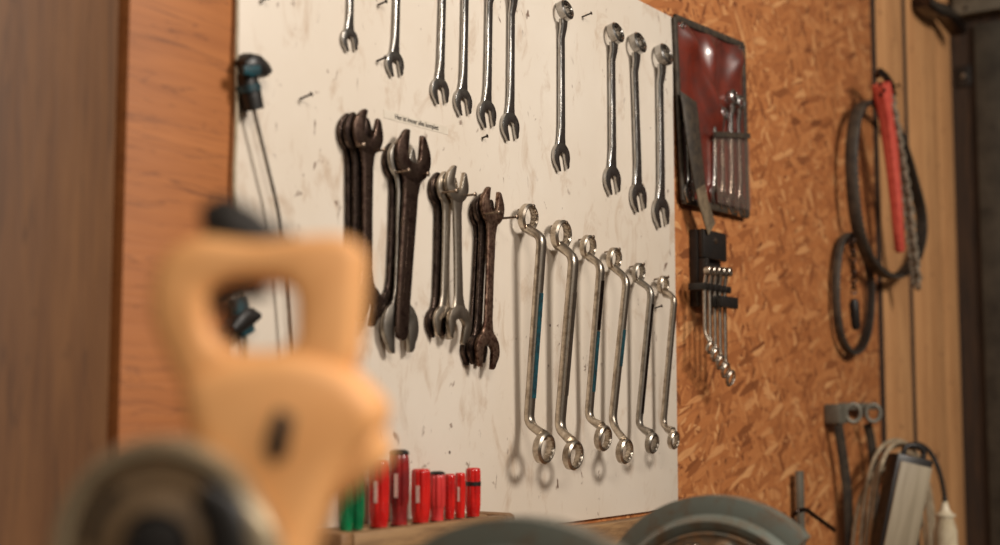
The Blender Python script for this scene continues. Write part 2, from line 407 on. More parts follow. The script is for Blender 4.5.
# white tool board
zb = at(620, 515.5).z; zt = at(672, 17).z
bm = BM(); add_box(bm, (U_BOARD0, 0, zb), (U_BOARD1, BACK - 0.0003, zt)); bevel(bm, 0.0012)
tag(obj('tool_board', bm, 'white_board_paint', None, 30), 'big off-white painted tool board with scuffs and nail holes', 'tool board')

# timber rail under the board
bm = BM(); add_box(bm, (0.96, -0.022, zb - 0.105), (U_BOARD1 - 0.03, BACK - 0.0003, zb - 0.006)); bevel(bm, 0.003)
tag(obj('timber_rail', bm, 'ledge_wood', None, 30), 'tan timber rail fixed to wall just below the white board', 'rail')

# sticker with text
p0 = wl(383.5, 113.5); p1 = wl(448, 131)
sw = p1.x - p0.x; sh = 0.0105
M = Matrix.Translation((p0.x, 0, p0.y)) @ RX @ Matrix.Rotation(math.atan2(p1.y - p0.y, sw), 4, 'Z')
st = thing('label_sticker', 'narrow white sticker with printed line of black text on board', 'sticker', M)
boxobj('strip', (0, -sh / 2, 0.0001), (sw, sh / 2, 0.0005), 'sticker_paper', st)
cu = bpy.data.curves.new('text', 'FONT'); cu.body = 'Hier ist immer alles komplett'; cu.size = 0.0088; cu.offset = 0.00012; cu.align_x = 'CENTER'; cu.align_y = 'CENTER'
to = bpy.data.objects.new('tmp', cu); COL.objects.link(to); bpy.context.view_layer.update()
me = bpy.data.meshes.new_from_object(to); bpy.data.objects.remove(to)
wtxt = max(v.co.x for v in me.vertices) - min(v.co.x for v in me.vertices)
want = wl(437.5, 130).x - wl(394, 117).x
for v in me.vertices: v.co.x *= want / wtxt; v.co.y *= 1.0; v.co.z = 0
t_ = obj('printed_text', me, 'ink', st); t_.location = (sw * 0.5, 0, 0.0008); t_['label'] = 'black printed text'

# ================================================================== nails
def nail(u, z, length, label, group=None, mat_='nail_steel', r=0.0015, tilt=(0, 0), root=0.0):
    t = thing('nail', label, 'nail', Matrix.Translation((u, 0, z)) @ RX @ Matrix.Rotation(tilt[0], 4, 'X') @ Matrix.Rotation(tilt[1], 4, 'Y'), group)
    bm = BM(); lathe(bm, [(0, root), (r, root), (r, length), (0, length)], 10); obj('shaft', bm, mat_, t)
    bm = BM(); lathe(bm, [(0, length), (r * 2.0, length), (r * 2.2, length + 0.0006), (r * 1.6, length + 0.0014), (0, length + 0.0016)], 12); obj('head', bm, mat_, t)
    return t

# ================================================================== wrenches
def jaw_poly(R, W, k=14):
    """open jaw, mouth towards +y; head a little wider than long, prongs tapering"""
    h = W / 2; P = [(h, 0.97 * R), (h + 0.20 * R, 0.95 * R), (h + 0.33 * R, 0.82 * R)]
    a0, a1 = math.radians(38), math.radians(-218)
    for i in range(k * 2 + 1):
        a = a0 + (a1 - a0) * i / (k * 2); P.append((1.06 * R * math.cos(a), R * math.sin(a)))
    P += [(-h - 0.33 * R, 0.82 * R), (-h - 0.20 * R, 0.95 * R), (-h, 0.97 * R)]
    cy = 0.10 * R
    for i in range(11):
        a = PI + PI * i / 10; P.append((h * math.cos(a), cy + h * 0.85 * math.sin(a)))
    return P
def jaw(bm, R, W, th, M):
    b2 = BM(); prism(b2, jaw_poly(R, W), -th / 2, th / 2); bevel(b2, th * 0.2, 50, 2)
    me = bpy.data.meshes.new('t'); b2.to_mesh(me); b2.free(); me.transform(M); bm.from_mesh(me); bpy.data.meshes.remove(me)

def combination_wrench(ring_uz, jaw_uz, W, label, group, mat_='chrome', o=0.001, ring_tilt=0.28, mouth=0.30, hang=True, name='combination_wrench'):
    ru, rz = ring_uz; ju, jz = jaw_uz
    d = Vector((ru - ju, rz - jz)); L = d.length; ang = math.atan2(d.y, d.x) - PI / 2
    t = thing(name, label, 'wrench', wall_frame(ru, rz, ang), group)
    Rj = W * 1.19; th = max(0.0042, W * 0.34); Ro = W * 0.90; hr = W * 0.74
    oz = o + th / 2
    rc = V(0, 0, o + hr / 2 + Ro * math.sin(ring_tilt) * 0.9)
    bm = BM()
    n0 = V(0, -Ro * 0.86, rc.z - Ro * 0.86 * math.sin(ring_tilt) + 0.001); ws, ts, pts = [], [], []
    end = V(0, -L + Rj * 0.72, oz)
    zmid = o + W * 0.24
    pts = [n0, n0.lerp(end, 0.06) * 1.0, n0.lerp(end, 0.14), n0.lerp(end, 0.5), n0.lerp(end, 0.82), n0.lerp(end, 0.91), n0.lerp(end, 0.97), end]
    pts[2].z = pts[3].z = pts[4].z = zmid
    ws = [W * 1.05, W * 0.84, W * 0.76, W * 0.76, W * 0.84, W * 0.98, W * 1.25, W * 1.5]
    ts = [W * 0.48, W * 0.44, W * 0.42, W * 0.42, W * 0.41, W * 0.40, th * 0.95, th * 0.9]
    loft(bm, pts, ws, ts, (0, 0, 1), 'oval', n=16); obj('shank', bm, mat_, t, 50)
    bm = BM(); jaw(bm, Rj, W * 1.06, th, Matrix.Translation((0, -L, oz)) @ Matrix.Rotation(PI + mouth, 4, 'Z')); obj('open_jaw', bm, mat_, t, 35)
    bm = BM(); star_ring(bm, Ro, Ro * 0.74, hr, Matrix.Translation(rc) @ Matrix.Rotation(-ring_tilt, 4, 'X')); obj('ring_end', bm, mat_, t, 35)
    return t, Ro

LN = lambda xx: 407 - (1431 - xx) * 0.457          # line of nails the rings hang from
upper = [((350, 40), 352, 0.0120, 'smallest chrome combination wrench, leftmost in the upper row'),
         ((395, 64), 398, 0.0138, 'chrome combination wrench second from left in the upper row'),
         ((440, 91), 443.5, 0.0150, 'chrome combination wrench right of a wide gap, third from left in upper row'),
         ((463, 102), 466, 0.0156, 'chrome combination wrench fourth from left in the upper row'),
         ((487, 114), 490, 0.0164, 'chrome combination wrench with nail hole below its jaw, fifth from left'),
         ((510, 126.5), 512, 0.0172, 'chrome combination wrench at right end of the close-set upper row'),
         ((561, 157), 564, 0.0180, 'chrome combination wrench hanging alone in the middle of upper row'),
         ((612, 180), 614, 0.0196, 'chrome combination wrench, left one of the three near board edge'),
         ((638, 197), 636, 0.0204, 'chrome combination wrench, middle one of the three near board edge'),
         ((660.5, 212), 661.5, 0.0218, 'longest chrome combination wrench, at the right edge of white board')]
for i, ((jx, jy), rx, W, lab) in enumerate(upper):
    j = wl(jx, jy, 0.004)
    r = wl(rx, LN(rx), 0.010)
    if rx < 540:
        mm = wl(rx, 0, 0.006); sl = (mm.x - j.x) / (mm.y - j.y); r.x = j.x + sl * (r.y - j.y)
    t, Ro = combination_wrench((r.x, r.y), (j.x, j.y), W, lab, 'chrome combination wrenches in upper row')
    nail(r.x, r.y + Ro * 0.62, 0.014, 'small nail through wrench ring, ' + ['first', 'second', 'third', 'fourth', 'fifth', 'sixth', 'seventh', 'eighth', 'ninth', 'tenth'][i] + ' from left in upper row', 'nails carrying the upper row', 'dark_nail', 0.0012)

# ---- double open-ended wrenches in four bunches on pairs of nails
def open_wrench(top, bot, o, W1, W2, label, mat_, m1=0.26, m2=-0.26, plain_end=False, th=0.0062, group=None):
    tu, tz = top; bu, bz = bot
    d = Vector((tu - bu, tz - bz)); L = d.length; ang = math.atan2(d.y, d.x) - PI / 2
    t = thing('open_end_wrench', label, 'wrench', wall_frame(tu, tz, ang), group)
    R1, R2 = W1 * 1.12, W2 * 1.12
    bm = BM()
    a = V(0, -R1 * 0.70, o); b = V(0, -L + (0 if plain_end else R2 * 0.70), o)
    if plain_end:
        ws = [W1 * 1.5, W1 * 1.18, W1 * 1.0, W1 * 0.92, W1 * 0.86, W1 * 0.82, W1 * 0.76, W1 * 0.58, W1 * 0.20]
        fr = [0, 0.05, 0.12, 0.5, 0.85, 0.95, 0.975, 0.992, 1.0]
    else:
        ws = [W1 * 1.5, W1 * 1.08, W1 * 0.86, (W1 + W2) * 0.38, W2 * 0.82, W2 * 1.05, W2 * 1.5]; fr = [0, 0.05, 0.13, 0.5, 0.86, 0.94, 1.0]
    loft(bm, [a.lerp(b, f) for f in fr], ws, [th * 0.92] * len(fr), (0, 0, 1), 'oval', n=16); sh_ = obj('shank', bm, mat_, t, 50)
    bm = BM(); f0, f1 = 0.2, 0.8
    loft(bm, [a.lerp(b, f0) + V(0, 0, th * 0.46), a.lerp(b, f1) + V(0, 0, th * 0.46)], [W1 * 0.26] * 2, [th * 0.10] * 2, (0, 0, 1), 'rect'); obj('raised_panel', bm, mat_, sh_, 30)
    bm = BM(); jaw(bm, R1, W1 * 0.86, th, Matrix.Translation((0, 0, o)) @ Matrix.Rotation(-m1, 4, 'Z')); obj('open_jaw', bm, mat_, t, 35)
    if not plain_end:
        bm = BM(); jaw(bm, R2, W2 * 0.98, th, Matrix.Translation((0, -L, o)) @ Matrix.Rotation(PI + m2, 4, 'Z')); obj('open_jaw', bm, mat_, t, 35)
    return t
def bunch(specs, grp):
    for (tp, bt, o, W1, W2, lab, m_, m1, m2, pl) in specs:
        a = wl(*tp, o); b = wl(*bt, o)
        open_wrench((a.x, a.y), (b.x, b.y), o, W1, W2, lab, m_, m1, m2, pl, group=grp)
G = 'open-ended wrenches bunched on nail pairs'
bunch([((351, 134), (350, 300), 0.0042, 0.0205, 0.020, 'dark open-ended wrench nearest the board in the leftmost bunch', 'dark_steel', 0.2, -0.2, False),
       ((358, 134), (356, 302), 0.0112, 0.0220, 0.020, 'dark open-ended wrench in the middle of the leftmost bunch', 'dark_steel', 0.1, -0.2, False),
       ((367.5, 133), (367, 304), 0.0184, 0.0235, 0.0225, 'brown-grey open-ended wrench in front of the leftmost bunch', 'brown_steel', 0.32, -0.25, False)], G)
bunch([((396, 163), (390, 306), 0.0042, 0.0215, 0.018, 'dark open-ended wrench nearest the board in the second bunch', 'dark_steel', 0.0, 0.3, False),
       ((402, 161), (400, 327), 0.0112, 0.0230, 0.0300, 'open-ended wrench with pale grey lower jaw behind the second bunch', 'grey_steel', 0.3, 0.08, False),
       ((413, 157), (401, 340), 0.0184, 0.0295, 0.0200, 'large reddish-brown single-ended open wrench with plain rounded handle end', 'brown_steel', 0.02, 0.0, True)], G)
bunch([((440, 191), (436, 322), 0.0042, 0.0200, 0.018, 'dark open-ended wrench nearest the board in the third bunch', 'dark_steel', 0.2, 0.2, False),
       ((447, 189), (444, 322), 0.0112, 0.0190, 0.0195, 'dull open-ended wrench in the middle of the third bunch', 'satin_steel', 0.2, -0.1, False),
       ((456.5, 185), (459, 324), 0.0184, 0.0210, 0.0220, 'bright silver open-ended wrench in front of the third bunch', 'satin_steel', 0.32, -0.30, False)], G)
bunch([((480, 214), (472, 350), 0.0042, 0.0190, 0.0195, 'dark open-ended wrench nearest the board in the rightmost bunch', 'dark_steel', 0.1, 0.1, False),
       ((484, 211), (477, 349), 0.0112, 0.0195, 0.0185, 'dark open-ended wrench in the middle of the rightmost bunch', 'dark_steel', 0.2, 0.2, False),
       ((492, 207), (487, 350), 0.0184, 0.0230, 0.0230, 'rusty pitted open-ended wrench in front of the rightmost bunch', 'rusty_steel', 0.10, -0.05, False)], G)
for (x0, y0), L, which, bunchname in [((364, 145), 0.028, 'left', 'leftmost'), ((384, 150), 0.030, 'right', 'leftmost'), ((409, 170.5), 0.034, 'left', 'second'), ((428, 174), 0.027, 'right', 'second'),
                             ((456.5, 191), 0.037, 'left', 'third'), ((475, 194.5), 0.033, 'right', 'third'), ((499, 212.5), 0.044, 'left', 'rightmost'), ((517, 217), 0.044, 'right', 'rightmost')]:
    p = wl(x0, y0, L); nail(p.x, p.y, L, 'long nail on the %s of the %s wrench bunch' % (which, bunchname), 'nails carrying the wrench bunches', 'nail_steel', 0.0016)

# ---- offset ring wrenches
def offset_wrench(A, B, C, D, Ra, Rb, label, mat_, teal=None, offs=(0.017, 0.043, 0.017, 0.046), group=None):
    a, b, c, d = wl(*A, offs[0]), wl(*B, offs[1]), wl(*C, offs[2]), wl(*D, offs[3])
    org = V(a.x, a.y, 0); a, b, c, d = a - org, b - org, c - org, d - org
    t = thing('offset_ring_wrench', label, 'wrench', wall_frame(org.x, org.y), group)
    ax = (b - c).normalized(); nz = (V(0, 0, 1) - ax * ax.z).normalized(); xx = ax.cross(nz)
    F = Matrix((xx, ax, nz)).transposed().to_4x4()
    dn = V(0, -1, 0)
    s = a + dn * Ra * 0.82 + nz * 0.002; e = d + V(0, 1, 0) * Rb * 0.82
    path = fillet([s, b, c, e], 0.022, 6)
    n = len(path); sh = Ra * 0.74
    ws = []; ts = []
    for i, p in enumerate(path):
        f = i / (n - 1); q = min(f, 1 - f)
        e_ = min((p - s).length, (p - e).length); k_ = max(0, 1 - e_ / 0.022)
        ws.append(sh * (1.0 + 0.55 * k_)); ts.append(sh * (0.80 + 0.1 * k_))
    bm = BM(); loft(bm, path, ws, ts, (0, 0, 1), 'oval', n=16); shank = obj('shank', bm, mat_, t, 50)
    for f0, f1, m_ in (teal or []):
        bm = BM(); p, q = b.lerp(c, f0), b.lerp(c, f1); off = nz * (sh * 0.395)
        loft(bm, [p + off, q + off], [sh * 0.66] * 2, [0.0009] * 2, nz, 'rect'); k = obj('paint_inlay', bm, m_, shank, 30)
        k['label'] = 'teal paint left in the handle recess' if m_ == 'teal_paint' else 'dark recess along the handle'
    bm = BM(); star_ring(bm, Ra, Ra * 0.76, Ra * 0.62, Matrix.Translation(a) @ F, 0.12); obj('ring_end', bm, mat_, t, 35)
    bm = BM(); star_ring(bm, Rb, Rb * 0.76, Rb * 0.62, Matrix.Translation(d) @ F, 0.12); obj('ring_end', bm, mat_, t, 35)
    nail(org.x, org.y + Ra * 0.64, 0.027, 'nail through the upper ring of ' + label.split(',')[0], 'nails carrying the offset ring wrenches', 'nail_steel', 0.0013, (-0.12, 0))
    return t
GO = 'offset ring wrenches in lower row'
offset_wrench((528, 218), (542, 237), (528.5, 424), (544, 448), 0.0205, 0.0220, 'longest offset ring wrench with long teal stripe, leftmost in lower row', 'satin_steel', [(0.30, 0.86, 'teal_paint')], group=GO)
offset_wrench((561, 235), (574, 257), (559.5, 430), (573, 455), 0.0225, 0.0215, 'thick plain grey offset ring wrench, second in the lower row', 'satin_steel', [(0.2, 0.8, 'satin_steel')], group=GO)
offset_wrench((588, 247), (601, 265), (588.5, 419), (603, 438), 0.0185, 0.0195, 'offset ring wrench with dark and teal handle stripe, third in lower row', 'satin_steel', [(0.1, 0.42, 'dark_steel'), (0.43, 0.82, 'teal_paint')], group=GO)
offset_wrench((614, 259), (627, 279), (612, 424), (624.5, 451), 0.0182, 0.0196, 'offset ring wrench crossing its neighbour, fourth in the lower row', 'satin_steel', [(0.35, 0.6, 'teal_paint')], group=GO)
offset_wrench((638.5, 273), (651.5, 290), (638.5, 427), (652, 443), 0.0165, 0.0168, 'dull dark offset ring wrench, fifth in the lower row', 'grey_steel', [(0.1, 0.9, 'dark_steel')], group=GO)
offset_wrench((663, 285), (674.5, 297), (663, 427), (673.5, 440), 0.0155, 0.0152, 'smallest offset ring wrench, at the right edge of white board', 'satin_steel', None, group=GO)

# loose nails standing in the board
for (bx, by), L, lab, m_ in [((582, 17), 0.016, 'bent bare nail right of the lone combination wrench', 'dark_nail'),
                         ((300, 99), 0.016, 'bare dark nail on board right of the clamp', 'dark_nail'),
                         ((377, 61), 0.012, 'short dark nail left of second combination wrench jaw', 'dark_nail'),
                         ((482, 138), 0.008, 'short dark nail just below the upper row jaws', 'dark_nail'),
                         ((378, 5), 0.012, 'dark nail near top edge left of second combination wrench', 'dark_nail'),
                         ((261, 1), 0.010, 'dark nail at top left of the white board', 'dark_nail'),
                         ((655, 308), 0.012, 'rusty nail below the smallest offset wrench ring', 'dark_nail')]:
    p = wl(bx, by); nail(p.x, p.y, L, lab, None, m_, 0.0013, (-0.25, 0.1))

# ================================================================== screwdrivers in a slotted rack
RO = 0.046
zr = at(420, 525, RO + 0.02).z
u0, u1 = at(338, 535, RO).x, at(492, 515, RO).x
rk = thing('screwdriver_rack', 'tan slotted wooden rack holding the screwdrivers', 'rack', Matrix.Translation((u0, 0, zr)))
for y0, y1, nm in ((-RO + 0.005, -0.0004, 'back_rail'), (-RO - 0.024, -RO - 0.005, 'front_rail')):
    bm = BM(); add_box(bm, (0, y0, -0.034), (u1 - u0, y1, 0)); bevel(bm, 0.003); obj(nm, bm, 'ledge_wood', rk, 30)
for xx in (-0.022, u1 - u0 + 0.0005):
    bm = BM(); add_box(bm, (xx, -RO - 0.024, -0.034), (xx + 0.0215, -0.0004, 0.002)); bevel(bm, 0.006); obj('end_block', bm, 'bench_wood', rk, 30)
def screwdriver(px, top, wpx, mat_, label, cap=None, kind='fluted', band=None, strip=False, group='screwdrivers in the rack', o=RO, lean=0.0):
    p = at(px, 525, o); d = depth_of(V(p.x, -o, zr)); s = d / FPX
    base_y = 407 + (1.45 - zr) / s
    H = (base_y - top) * s; r = wpx * s / 2
    t = thing('screwdriver', label, 'screwdriver', Matrix.Translation((p.x, -o, zr)) @ Matrix.Rotation(lean, 4, 'Y') @ Matrix.Rotation(random.uniform(0, 1), 4, 'Z'), group)
    bm = BM(); nn = 48; rings = []
    if kind == 'swell': prof = [(0.0, 0.80), (0.10, 0.74), (0.24, 0.78), (0.28, 0.84), (0.32, 0.94), (0.6, 1.0), (0.85, 0.95), (0.95, 0.85), (1.0, 0.6)]
    else: prof = [(0.0, 0.80), (0.05, 0.84), (0.16, 0.94), (0.25, 0.98), (0.6, 1.0), (0.93, 0.97), (0.98, 0.9), (1.0, 0.72)]
    for h_, q in prof:
        rings.append([V(math.cos(2 * PI * k / nn), math.sin(2 * PI * k / nn), 0) * (r * q * (1 - 0.17 * max(0, math.cos(2 * PI * k / nn * 8)) ** 2 * (0.2 < h_ < 0.97))) + V(0, 0, 0.0005 + H * h_) for k in range(nn)])
    loops(bm, rings); h = obj('handle', bm, mat_, t, 60)
    if cap:
        bm = BM(); lathe(bm, [(0, H * 0.955), (r * 0.9, H * 0.955), (r * 0.96, H * 0.97), (r * 0.8, H * 1.005), (r * 0.5, H * 1.02), (0, H * 1.022)], 24); obj('end_cap', bm, cap, t)
    if band:
        bm = BM(); lathe(bm, [(r * 0.7, H * band - 0.003), (r * 1.03, H * band - 0.0026), (r * 1.03, H * band + 0.0026), (r * 0.7, H * band + 0.003)], 24); obj('band', bm, 'black_plastic', t)
    if strip:
        bm = BM(); a = math.radians(200) - t.rotation_euler.z
        dr = V(math.cos(a), math.sin(a), 0); tn = V(-dr.y, dr.x, 0)
        pts = [dr * (r * 0.985 + 0.0008) + V(0, 0, H * 0.38), dr * (r * 1.0 + 0.0008) + V(0, 0, H * 0.70)]
        loft(bm, pts, [r * 0.36] * 2, [0.0008] * 2, dr, 'rect'); k = obj('printed_strip', bm, 'white_print', h, 30); k['label'] = 'pale printed strip'
    bm = BM(); tube(bm, [V(0, 0, 0.0004), V(0, 0, -0.10)], 0.0030, 10); sh_ = obj('shaft', bm, 'grey_steel', t)
    bm = BM(); loft(bm, [V(0, 0, -0.10), V(0, 0, -0.108), V(0, 0, -0.118)], [0.006, 0.008, 0.007], [0.006, 0.002, 0.0009], (0, 1, 0), 'rect'); obj('blade_tip', bm, 'grey_steel', t)
    return t
screwdriver(346, 484, 15, 'green_plastic', 'dark green screwdriver half hidden behind the yellow saw')
screwdriver(357.5, 473, 14, 'green_plastic', 'green screwdriver standing left of all the red ones')
screwdriver(379, 461, 21, 'red_plastic', 'bright red screwdriver next to the green ones', strip=True)
screwdriver(399, 451, 21, 'maroon_plastic', 'tallest maroon screwdriver with a black end cap', 'black_plastic', 'swell', strip=True, o=RO)
screwdriver(420.5, 469, 20, 'red_plastic', 'red screwdriver just right of the maroon one', strip=True)
screwdriver(437, 472, 17, 'pink_red_plastic', 'pinkish red screwdriver with black cap', 'black_plastic', 'swell')
screwdriver(449.5, 474, 11, 'red_plastic', 'thin red screwdriver left of the thin one with print')
screwdriver(460, 473, 11, 'red_plastic', 'thin red screwdriver with a pale printed strip', strip=True)
screwdriver(473, 468, 15.5, 'red_plastic', 'red screwdriver with black band at right end of rack', band=0.68)

# ================================================================== tool pouch on the strand board
c = [wl(672.5, 18, 0.0), wl(741, 46, 0.0), wl(748.5, 215, 0.006), wl(684, 200, 0.006)]     # TL TR BR BL
org = c[3].copy(); org.z = 0
pouch = thing('tool_pouch', 'maroon vinyl tool pouch with black edging and wrenches in it', 'tool pouch', wall_frame(org.x, org.y))
def pp(s, t_, o=0.0):        # s across 0..1, t down 0..1
    q = c[0].lerp(c[1], s).lerp(c[3].lerp(c[2], s), t_); q = q - org; q.z = o; return q
def sheet(bm, f, ns, nt_, th):
    top = [[bm.verts.new(f(i / ns, j / nt_)) for j in range(nt_ + 1)] for i in range(ns + 1)]
    bot = [[bm.verts.new(Vector(top[i][j].co) - V(0, 0, th)) for j in range(nt_ + 1)] for i in range(ns + 1)]
    for i in range(ns):
        for j in range(nt_):
            bm.faces.new((top[i][j], top[i][j + 1], top[i + 1][j + 1], top[i + 1][j])); bm.faces.new((bot[i][j], bot[i + 1][j], bot[i + 1][j + 1], bot[i][j + 1]))
    for i in range(ns):
        for j in (0, nt_): bm.faces.new((top[i][j], top[i + 1][j], bot[i + 1][j], bot[i][j]))
    for j in range(nt_):
        for i in (0, ns): bm.faces.new((top[i][j], top[i][j + 1], bot[i][j + 1], bot[i][j]))
def fold(s, t_):
    # creases fanning down from the two eyelets, flattening towards the rim
    rim = min(s, 1 - s, t_, 1 - t_) * 8; rim = min(1, rim)
    k = 0.0055 * math.exp(-((s - 0.10 - 0.75 * t_) / 0.07) ** 2) * (t_ < 0.75) + 0.0045 * math.exp(-((s - 0.93 + 0.75 * t_) / 0.08) ** 2) * max(0, 1 - t_ * 1.6)
    k += 0.003 * math.sin(s * 15 + 3 * t_) * max(0, 1 - 1.5 * t_) + 0.003 * math.exp(-((s - 0.45) / 0.05) ** 2) * max(0, 1 - 2 * t_)
    return 0.004 + rim * (k * 3.2 * (1 if t_ < 0.5 else max(0.0, 1 - (t_ - 0.5) * 6)) + 0.002)
bm = BM(); sheet(bm, lambda s, t_: pp(s, t_, fold(s, t_)), 44, 44, 0.002); obj('vinyl_sheet', bm, 'maroon_vinyl', pouch, 80)
for a, b in (((0, 0), (1, 0)), ((1, 0), (1, 1)), ((1, 1), (0, 1)), ((0, 1), (0, 0))):
    bm = BM(); loft(bm, [pp(*a, 0.004), pp(*b, 0.004)], [0.014] * 2, [0.0072] * 2, (0, 0, 1), 'oval'); obj('edge_binding', bm, 'dark_strap', pouch)
for s, t_ in ((0.075, 0.035), (0.92, 0.035)):
    bm = BM(); q = pp(s, t_, 0.0085); lathe(bm, [(0.0025, 0), (0.0085, 0.0), (0.0080, 0.002), (0.0055, 0.0032), (0.0028, 0.002), (0.0025, 0)], 24, Matrix.Translation(q)); obj('eyelet', bm, 'chrome', pouch)
def pocket(s, t_):
    s = 0.42 + 0.54 * s; t_ = 0.58 + 0.40 * t_
    return pp(s, t_, 0.0165 + 0.0008 * math.sin(s * 60))
bm = BM(); loft(bm, [pp(0.40, 0.60, 0.0185), pp(0.62, 0.575, 0.0185), pp(0.96, 0.545, 0.0185)], [0.010] * 3, [0.002] * 3, (0, 0, 1), 'rect'); obj('pocket_hem', bm, 'dark_strap', pouch)
bm = BM(); sheet(bm, pocket, 24, 8, 0.0006); k = obj('clear_pocket', bm, 'clear_vinyl', pouch, 60); k['label'] = 'clear plastic pocket front'
for i, ((tx, ty), (bx, by), W) in enumerate([((713.5, 107), (715, 194), 0.0150), ((720.5, 114), (723, 199), 0.0140), ((729.5, 98), (731.5, 203), 0.0170), ((736.5, 103), (740.5, 206), 0.0165)]):
    a = wl(tx, ty, 0.009); b = wl(bx, by, 0.009)
    combination_wrench((a.x, a.y), (b.x, b.y), W, ['left', 'second', 'third and longest', 'rightmost'][i] + ' of the four small bright wrenches in maroon pouch', 'wrenches in the pouch', 'bright_chrome', 0.0072, 0.1, 0.2, name='small_wrench')
a = wl(686, 120, 0.009); b = wl(689, 192, 0.009)
combination_wrench((a.x, a.y), (b.x, b.y), 0.0150, 'small wrench tucked under the dark strap at pouch left side', 'wrenches in the pouch', 'chrome', 0.0072, 0.1, 0.2, name='small_wrench')
# strap flap
q = [wl(688, 97, 0.014), wl(690.5, 113, 0.020), wl(693.5, 140, 0.025), wl(697, 165, 0.026), wl(700.5, 190, 0.025)]
org2 = V(q[0].x, q[0].y, 0); stp = thing('tie_strap', 'dark grey webbing strap draped over the left side of pouch', 'strap', wall_frame(org2.x, org2.y))
bm = BM(); loft(bm, smooth_path([p - org2 for p in q], 6), [0.066 - 0.024 * i / 24 for i in range(25)], 0.003, (0, 0, 1), 'rect'); obj('wide_flap', bm, 'dark_strap', stp, 60)
q = [wl(700.5, 187, 0.028), wl(704, 204, 0.028), wl(711.5, 229, 0.027)]
bm = BM(); loft(bm, smooth_path([p - org2 for p in q], 5), 0.038, 0.0025, (0, 0, 1), 'rect'); obj('strap_end', bm, 'light_strap', stp, 60)

# ================================================================== black wrench holder
H0 = wl(702, 228, 0.02); H1 = wl(723, 300, 0.02)
hu0, hu1 = H0.x, wl(725, 240, 0.02).x; hz1 = wl(700, 228, 0.02).y; hz0 = wl(700, 306, 0.02).y
hm = wl(700, 257, 0.02).y
hold = thing('wrench_holder', 'black plastic wrench holder hanging below the maroon pouch', 'wrench holder', wall_frame(hu0, hz0))
hw, hh = hu1 - hu0, hz1 - hz0
bm = BM(); add_box(bm, (0, hm - hz0, 0.012), (hw, hh, 0.024)); bevel(bm, 0.003); top_pl = obj('top_plate', bm, 'black_plastic', hold, 30)
bm = BM(); lathe(bm, [(0, 0.0242), (0.006, 0.0242), (0.005, 0.0262), (0, 0.027)], 6, Matrix.Translation((hw * 0.5, hh - 0.018, 0))); obj('screw', bm, 'nail_steel', top_pl)
bm = BM(); add_box(bm, (0, 0, -0.0055), (hw, hh, 0.0115)); bevel(bm, 0.002); obj('back_plate', bm, 'black_plastic', hold, 30)
bm = BM(); add_box(bm, (0, 0, 0.012), (0.012, hm - hz0 - 0.0005, 0.028)); bevel(bm, 0.002); obj('side_rib', bm, 'black_plastic', hold, 30)
bar1 = wl(735.5, 300, 0.05).x - hu0
bm = BM(); add_box(bm, (0.0, -0.002, 0.045), (bar1, 0.018, 0.056)); add_box(bm, (0, -0.002, 0.0285), (0.012, 0.018, 0.0448)); bevel(bm, 0.002); obj('clip_bar', bm, 'black_plastic', hold, 30)
zc = wl(715, 289, 0.03).y - hz0
xks = [wl(704.5 + i * 5.0, 300, 0.036).x for i in range(5)]
for i in range(6):
    xk = (xks[0] + (i - 0.5) * (xks[1] - xks[0])) - hu0
    bm = BM(); add_box(bm, (xk - 0.004, zc - 0.006, 0.0118), (xk + 0.004, zc + 0.006, 0.0445)); bevel(bm, 0.001); obj('clip_tooth', bm, 'black_plastic', hold, 30)
for i in range(5):
    xk = xks[i]; o = 0.036
    ry = [347, 354.5, 362, 370, 378][i]
    zt_ = wl(705 + i * 5.5, 271 + i * 0.5, o).y; rr = 0.0080; rb = 0.0122 + 0.0008 * i
    zb_ = wl(704 + i * 4.7, ry, o + 0.006).y - zt_
    t = thing('ring_wrench', ['shortest', 'second shortest', 'middle-length', 'second longest', 'longest'][i] + ' of the five ring wrenches in black holder', 'wrench', wall_frame(xk, zt_), 'ring wrenches in black holder')
    bm = BM(); pts = fillet([V(0, -rr * 0.8, o + 0.004), V(0, -rr * 0.8 - 0.02, o), V(0, zb_ + rb + 0.012, o), V(0, zb_ + rb * 0.8, o + 0.008)], 0.01, 4)
    loft(bm, pts, 0.0085, 0.006, (0, 0, 1), 'oval'); obj('shank', bm, 'satin_steel', t, 50)
    bm = BM(); star_ring(bm, rr, rr * 0.66, 0.012, Matrix.Translation((0, 0, o + 0.008)), 0.15); obj('ring_end', bm, 'satin_steel', t)
    bm = BM(); star_ring(bm, rb, rb * 0.74, 0.007, Matrix.Translation((0, zb_, o + 0.009)) @ Matrix.Rotation(0.3, 4, 'X'), 0.15); obj('ring_end', bm, 'satin_steel', t)

# ================================================================== clamp and cable at the left board edge
cl = at(250, 75, 0.015)
clamp = thing('bar_clamp', 'black and teal bar clamp hanging on board left of wrenches', 'clamp', wall_frame(cl.x, cl.z))
def cp(px, py, o=0.0155): q = wl(px, py, o); return V(q.x - cl.x, q.y - cl.z, o)
bm = BM(); loft(bm, [cp(241, 68), cp(246, 66), cp(255, 67), cp(263, 70), cp(269, 71)], [0.016, 0.028, 0.026, 0.018, 0.006], [0.02, 0.028, 0.026, 0.02, 0.01], (0, 0, 1), 'oval'); obj('jaw_arm', bm, 'black_plastic', clamp, 60)
bm = BM(); loft(bm, [cp(243, 70, 0.028), cp(250, 71, 0.029), cp(259, 70, 0.028)], [0.010, 0.014, 0.010], [0.006] * 3, (0, 0, 1), 'oval'); obj('jaw_pad', bm, 'teal_paint', clamp, 60)
bm = BM(); loft(bm, [cp(247, 74), cp(248, 84), cp(250, 96), cp(253, 110)], [0.020, 0.020, 0.024, 0.022], [0.022] * 4, (1, 0, 0), 'oval'); obj('slide_body', bm, 'black_plastic', clamp, 60)
